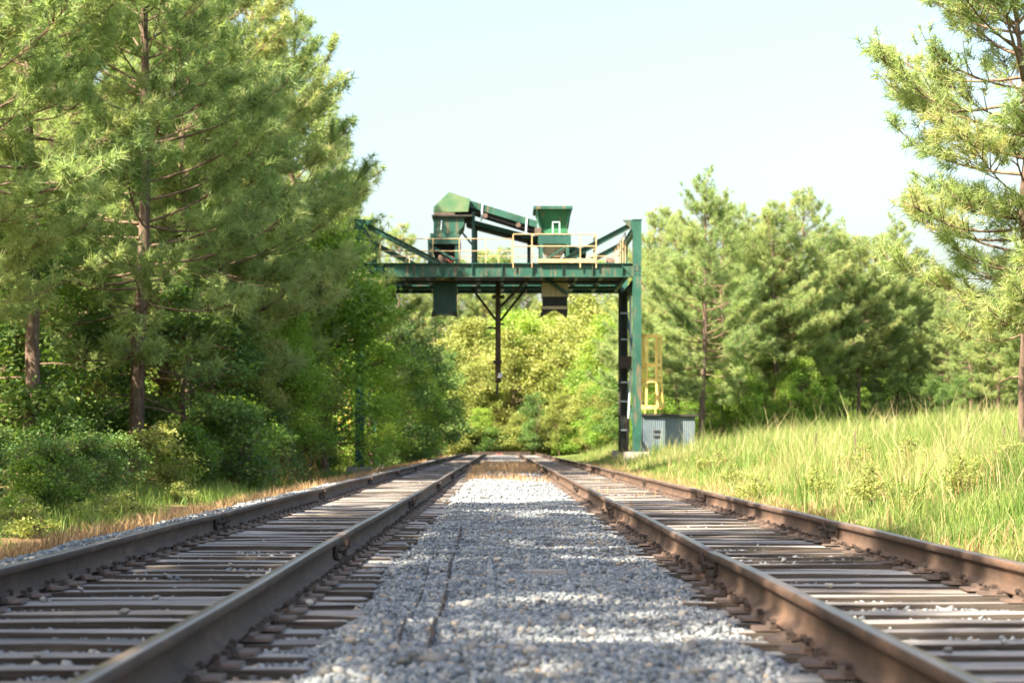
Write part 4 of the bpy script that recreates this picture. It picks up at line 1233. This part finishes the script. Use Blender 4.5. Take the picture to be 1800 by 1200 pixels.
# pines behind the shed and the grass bank
plant(PINES[0], 'pine_tree', 'broad full pine with visible trunk right behind the tin shed', 'pine', px_x(1233, 85), 85, 12.0, rz=0.3)
RB = 'pines beyond the grass bank'
RBL = 'bushy pine standing behind the row beyond the grass bank'
rown = 0
for px, Y, h, v in ((1165, 97, 12.0, 1), (1190, 93, 11.2, 2), (1272, 91, 11.6, 2), (1318, 95, 11.3, 0), (1340, 97, 11.4, 2), (1362, 93, 11.4, 1), (1400, 95, 12.4, 2), (1445, 99, 11.0, 0), (1475, 100, 10.4, 1), (1512, 100, 10.0, 3), (1533, 101, 10.6, 2), (1578, 103, 11.3, 0), (1618, 104, 9.6, 1),
                    (1660, 101, 7.6, 2), (1705, 98, 7.2, 1), (1755, 96, 7.6, 0), (1810, 95, 8.5, 2), (1865, 92, 9, 1), (1130, 112, 12, 3), (1290, 112, 12, 1), (1480, 116, 11, 2), (1640, 118, 9, 1), (1750, 120, 8, 3)):
    rown += (Y < 106)
    plant(PINES[v], 'pine_tree', (ORD[rown] + ' pine from the tin shed in the row beyond the grass bank') if Y < 106 else RBL, 'pine', px_x(px, Y), Y, h, RB)
for k in range(26):
    px = 1110 + 30 * k
    Y = random.uniform(112, 135)
    plant(PINES[k % 4], 'pine_tree', 'pine deep in the wood behind the row beyond the grass bank', 'pine', px_x(px, Y), Y, random.uniform(9, 12.5) if px < 1600 else random.uniform(7.5, 9.5), 'pines deep behind the grass bank')
for k in range(30):
    px = 1100 + 27 * k
    Y = random.uniform(103, 118)
    plant((OAK, GUM, OAK)[k % 3], 'thicket_tree', ['dark leafy thicket tree deep behind the far pines', 'green leafy thicket tree deep behind the far pines', 'dark leafy thicket tree deep behind the far pines'][k % 3], 'tree', px_x(px, Y), Y, random.uniform(3.0, 5.0), 'thicket behind the far pines', wide=1.4)
for px, Y, h in ((1292, 88, 4.2), (1330, 90, 3.0), (1405, 92, 4.2), (1385, 91, 3.0), (1255, 88, 2.6), (1150, 92, 4.0), (1450, 94, 3.2)):
    plant(GUM, 'green_sapling', 'fresh green broadleaf sapling under the pines beyond the grass bank', 'tree', px_x(px, Y), Y, h, 'saplings under the far pines')
for px, Y, h in ((1570, 99, 3.4), (1610, 100, 3.0), (1690, 94, 2.6), (1660, 96, 2.4), (1470, 97, 2.6), (1540, 97, 2.2), (1640, 99, 3)):
    plant(OAK, 'dark_sapling', 'dark broadleaf sapling under the pines beyond the grass bank', 'tree', px_x(px, Y), Y, h, 'dark saplings under the far pines')
for px, Y, h in ((1345, 97, 3), (1425, 98, 3.5), (1500, 103, 3.5), (1590, 106, 3), (1720, 102, 3), (1780, 100, 3), (1240, 98, 3)):
    plant(SAPL, 'dark_sapling', 'dark broadleaf sapling under the pines beyond the grass bank', 'tree', px_x(px, Y), Y, h, 'dark saplings under the far pines', wide=1.3)

# ------------------------------------------------------------------ grass, weeds, litter
def blades(x, y, z, hgt, wid, tint, mat, name, bend=0.35):
    n = len(x)
    a = rng.uniform(0, 2 * np.pi, n)
    bd = rng.uniform(0, 2 * np.pi, n)
    s = np.stack([np.cos(a), np.sin(a), np.zeros(n)], -1) * (wid * 0.5)[:, None]
    ln = np.stack([np.cos(bd), np.sin(bd), np.zeros(n)], -1) * (hgt * rng.uniform(0.05, bend, n))[:, None]
    P = np.stack([x, y, z - 0.02], -1)
    up = np.stack([np.zeros(n), np.zeros(n), hgt], -1)
    V = np.stack([P - s, P + s, P + up * 0.55 + ln * 0.35 - s * 0.8, P + up * 0.55 + ln * 0.35 + s * 0.8, P + up * rng.uniform(0.85, 1.0, (n, 1)) + ln], 1).reshape(-1, 3)
    k = (np.arange(n) * 5)[:, None]
    Fa = np.concatenate([k + np.array([[0, 1, 3]]), k + np.array([[0, 3, 2]]), k + np.array([[2, 3, 4]])])
    return link(name, np_mesh(name, V, Fa, mat, tint=np.repeat(np.clip(tint, 0, 1), 5)))

N = 330000
y = 10 + 105 * rng.random(N) ** 1.55
x = 3.15 + (0.295 * y + 2.0 - 3.15) * rng.random(N)
edge = 3.45 + 0.25 * nz(y * 0.8, y * 0.3, 2.0) - 0.95 * sstep(44, 54, y)
dn = 0.5 + 0.5 * nz(x * 1.1, y * 0.8, 4.0)
k = (x > edge) & (rng.random(N) < 0.35 + 0.65 * dn) & (x < 0.295 * y + 2)
k &= ~((x > sx0 - 0.1) & (x < sx1 + 0.1) & (y > sy0 - 0.05) & (y < sy1 + 0.1))
x, y = x[k], y[k]
n = len(x)
tall = sstep(3.4, 7.5, x)
hgt = (0.16 + 0.50 * tall) * (0.45 + 0.75 * rng.random(n)) * (0.75 + 0.5 * (0.5 + 0.5 * nz(x * 0.9, y * 0.6, 9.0)))
stalk = rng.random(n) < 0.05
clump = np.clip(0.72 + 1.0 * nz(x * 2.6, y * 1.9, 14.0) + 0.5 * np.clip(nz(x * 1.3, y * 0.9, 31.0) - 0.3, 0, 1), 0.25, 1.8)
hgt *= clump * np.where(stalk, 1.55, 1.0)
wid = np.where(y < 40, 0.008, 0.014) * rng.uniform(0.7, 1.5, n)
tn = 0.50 + 0.24 * nz(x * 0.45, y * 0.3, 6.0) + 0.22 * nz(x * 1.7, y * 1.3, 7.0) + rng.normal(0, 0.16, n)
tn = np.where(stalk, 0.95, tn) + 0.25 * np.clip(nz(x * 0.8, y * 0.55, 21.0) - 0.25, 0, 1) - 0.35 * np.clip(nz(x * 1.3, y * 0.9, 31.0) - 0.35, 0, 1)
wid = np.where(stalk, wid * 0.8, wid)
tag(blades(x, y, ground_z(x, y), hgt, wid, tn, M['grass'], 'grass', 0.7), 'tall bright green and yellow grass on the sunny bank', 'grass', kind='stuff')

# dry grass on the verge of the wood and between the far rails
n1 = 22000
y1 = 16 + 120 * rng.random(n1) ** 1.5
x1 = -3.85 - 1.5 * rng.random(n1) ** 1.2
n2 = 15000
y2 = 40 + 50 * rng.random(n2)
x2 = rng.uniform(-0.95, 1.0, n2)
k2 = (nz(x2 * 0.8, y2 * 0.5, 3.0) + 0.9 * np.exp(-((y2 - 57) / 7) ** 2)) > 0.35
x2, y2 = x2[k2], y2[k2]
n3 = 14000
y3 = 22 + 60 * rng.random(n3)
x3 = np.where(rng.random(n3) < 0.85, rng.uniform(2.85, 4.1, n3), rng.uniform(1.3, 2.6, n3))
k3 = nz(x3 * 2.0, y3 * 0.9, 1.0) > np.where(x3 > 2.8, -0.2, 0.35)
x3, y3 = x3[k3], y3[k3]
n4 = 9000
y4 = 7 + 45 * rng.random(n4) ** 1.2
x4 = rng.uniform(-0.95, 1.1, n4)
k4 = nz(x4 * 1.6, y4 * 0.8, 17.0) > 0.15
x4, y4 = x4[k4], y4[k4]
n5 = 8000
y5 = 14 + 80 * rng.random(n5) ** 1.3
x5 = 3.3 + (0.27 * y5) * rng.random(n5) ** 2.2
k5 = nz(x5 * 1.1, y5 * 0.8, 23.0) > 0.0
x5, y5 = x5[k5], y5[k5]
x = np.concatenate([x1, x2, x3, x4, x5]); y = np.concatenate([y1, y2, y3, y4, y5])
z = np.maximum(ground_z(x, y), np.where(np.abs(x) < 4.4, ballast_z(x, y), -9))
n = len(x)
hg = np.concatenate([rng.uniform(0.05, 0.30, n1), rng.uniform(0.06, 0.24, len(x2)) * (1 + 0.9 * np.exp(-((y2 - 55) / 5) ** 2)), rng.uniform(0.05, 0.22, len(x3)), rng.uniform(0.012, 0.05, len(x4)), rng.uniform(0.15, 0.75, len(x5)) * np.clip((x5 - 2.6) / 2.5, 0.3, 1)])
tag(blades(x, y, z, hg, rng.uniform(0.006, 0.013, n), rng.beta(2, 2, n), M['straw'], 'dry_grass', 0.9), 'dry straw-coloured grass along the verge and between the rails', 'grass', kind='stuff')

# low green weeds in front of the bushes
n = 45000
y = 20 + 70 * rng.random(n) ** 1.3
x = -5.1 - 3.4 * rng.random(n)
k = (1.2 * nz(x * 0.9, y * 0.7, 12.0) + (-(x + 5.1)) * 0.35) > 0.3
x, y = x[k], y[k]
n = len(x)
tag(blades(x, y, ground_z(x, y), rng.uniform(0.06, 0.42, n) * np.clip(0.8 + 0.7 * nz(x * 2.2, y * 1.6, 5.0), 0.25, 1.5), rng.uniform(0.008, 0.02, n), 0.42 + 0.2 * nz(x, y, 3.3) + rng.normal(0, 0.12, n), M['grass'], 'weeds', 0.6), 'low green weeds between the dry verge and the bushes', 'weeds', kind='stuff')

# broad-leaved weeds standing in the grass
WEED = broad_proto(51, 1.0, 0.45, 0.25, 12, 12, 9, 0.06, M['leaf_bright'], 4, 0.95)
WS = [(1330, 30), (1290, 36), (1440, 27), (1560, 33), (1255, 44), (1700, 30), (1760, 22)] + [(random.uniform(1230, 1790), random.uniform(20, 60)) for k in range(12)]
for px, Y in WS:
    plant(WEED, 'weed_plant', 'leafy yellow-green weed standing in the grass next to the rail', 'weed', px_x(px, Y) if px_x(px, Y) > 4.0 else random.uniform(3.9, 5.6), Y, random.uniform(0.4, 0.7), 'leafy weeds in the grass', sink=0.15, wide=random.uniform(0.9, 1.4))
for px, Y in ((60, 24), (140, 26), (30, 27), (230, 30), (320, 36), (100, 29), (180, 28)):
    plant(WEED, 'weed_plant', 'leafy yellow-green weed on the verge under the wood', 'weed', px_x(px, Y), Y, random.uniform(0.45, 0.7), 'leafy weeds on the verge', sink=0.15, wide=1.3)
# coarse grass clumps and brown seed stalks on the bank
def clump_mesh(seed, hh, n, wid, mat, tint0):
    r_ = np.random.default_rng(seed)
    a = r_.uniform(0, 2 * np.pi, n); rr = r_.random(n) ** 0.6 * 0.30
    base = np.stack([np.cos(a) * rr, np.sin(a) * rr, np.full(n, -0.05)], -1)
    out = np.stack([np.cos(a), np.sin(a), np.zeros(n)], -1) * (hh * r_.uniform(0.15, 0.9, n))[:, None]
    up = np.stack([np.zeros(n), np.zeros(n), hh * r_.uniform(0.6, 1.0, n)], -1)
    sd = np.stack([-np.sin(a), np.cos(a), np.zeros(n)], -1) * wid
    V = np.stack([base - sd, base + sd, base + up * 0.6 + out * 0.3 - sd * 0.9, base + up * 0.6 + out * 0.3 + sd * 0.9, base + up * 0.98 + out * 0.75 - sd * 0.5, base + up * 0.98 + out * 0.75 + sd * 0.5, base + up * 0.92 + out * 1.25], 1).reshape(-1, 3)
    k = (np.arange(n) * 7)[:, None]
    Fa = np.concatenate([k + np.array([w]) for w in ((0, 1, 3), (0, 3, 2), (2, 3, 5), (2, 5, 4), (4, 5, 6))])
    return np_mesh('blade_tuft', V, Fa, mat, tint=np.repeat(np.clip(tint0 + r_.normal(0, 0.12, n), 0, 1), 7))
CLUMPS = [clump_mesh(k, 0.8, 46, 0.0045, M['grass'], 0.40 + 0.1 * k) for k in range(3)]
for j, (px, Y) in enumerate(((1750, 24), (1700, 27), (1480, 34), (1640, 38), (1790, 30), (1380, 36), (1310, 40), (1560, 44), (1450, 52), (1600, 58), (1730, 46), (1500, 66), (1660, 72), (1350, 58), (1250, 52), (1420, 24.5), (1590, 21))):
    X = px_x(px, Y)
    q = thing('grass_clump', 'coarse arching green grass clump standing above the meadow grass on the bank', 'grass', (X, Y, gz(X, Y)), 'coarse grass clumps on the bank', random.uniform(0, 6))
    sq = random.uniform(0.7, 1.15); q.scale = (sq, sq, sq)
    link('blades', CLUMPS[j % 3], q)
b = MB()
b.rod((0, 0, -0.05), (0.03, 0.01, 0.75), 0.007, 5, 0.005)
for k in range(26):
    z = 0.42 + 0.45 * k / 26; a = k * 2.4; rr = 0.035 * (1.15 - k / 26)
    b.rod((0.02, 0, z), (0.02 + math.cos(a) * rr * 1.6, math.sin(a) * rr * 1.6, z + 0.045), 0.011, 4, 0.004)
so_ = b.build('stalk', M['plate']); STALK = so_.data; bpy.data.objects.remove(so_)
for px, Y in ((1505, 34), (1765, 27), (1430, 40), (1705, 36)):
    X = px_x(px, Y)
    q = link('seed_stalk', STALK, None, (X, Y, gz(X, Y)))
    tag(q, 'brown dried seed stalk standing in the bright meadow grass', 'weed', 'brown seed stalks on the bank')
    q.rotation_euler = (random.uniform(-0.15, 0.15), random.uniform(-0.15, 0.15), random.uniform(0, 6)); q.scale = [random.uniform(0.7, 1.0)] * 3
# dry brush pile by the gantry footing
b = MB()
rs = random.Random(5)
for k in range(240):
    a = rs.uniform(0, 6.28); rr = rs.uniform(0, 1.2)
    p = Vector((-6.5 + math.cos(a) * rr * 0.9, 55.5 + math.sin(a) * rr * 3.0, gz(-6.5, 55.5) - 0.1))
    d = Vector((rs.uniform(-0.7, 0.7), rs.uniform(-0.7, 0.7), rs.uniform(0.4, 1.2))) * rs.uniform(0.5, 1.1)
    b.rod(p, p + d, 0.012, 3, 0.004)
tag(b.build('brush_pile', M['straw']), 'pile of dry bare twigs on the verge below the wood', 'brush')
print('tufts', [p['n'] for p in PINES], NEARPINE['n'], 'tris', sum(len(m.polygons) for m in bpy.data.meshes))
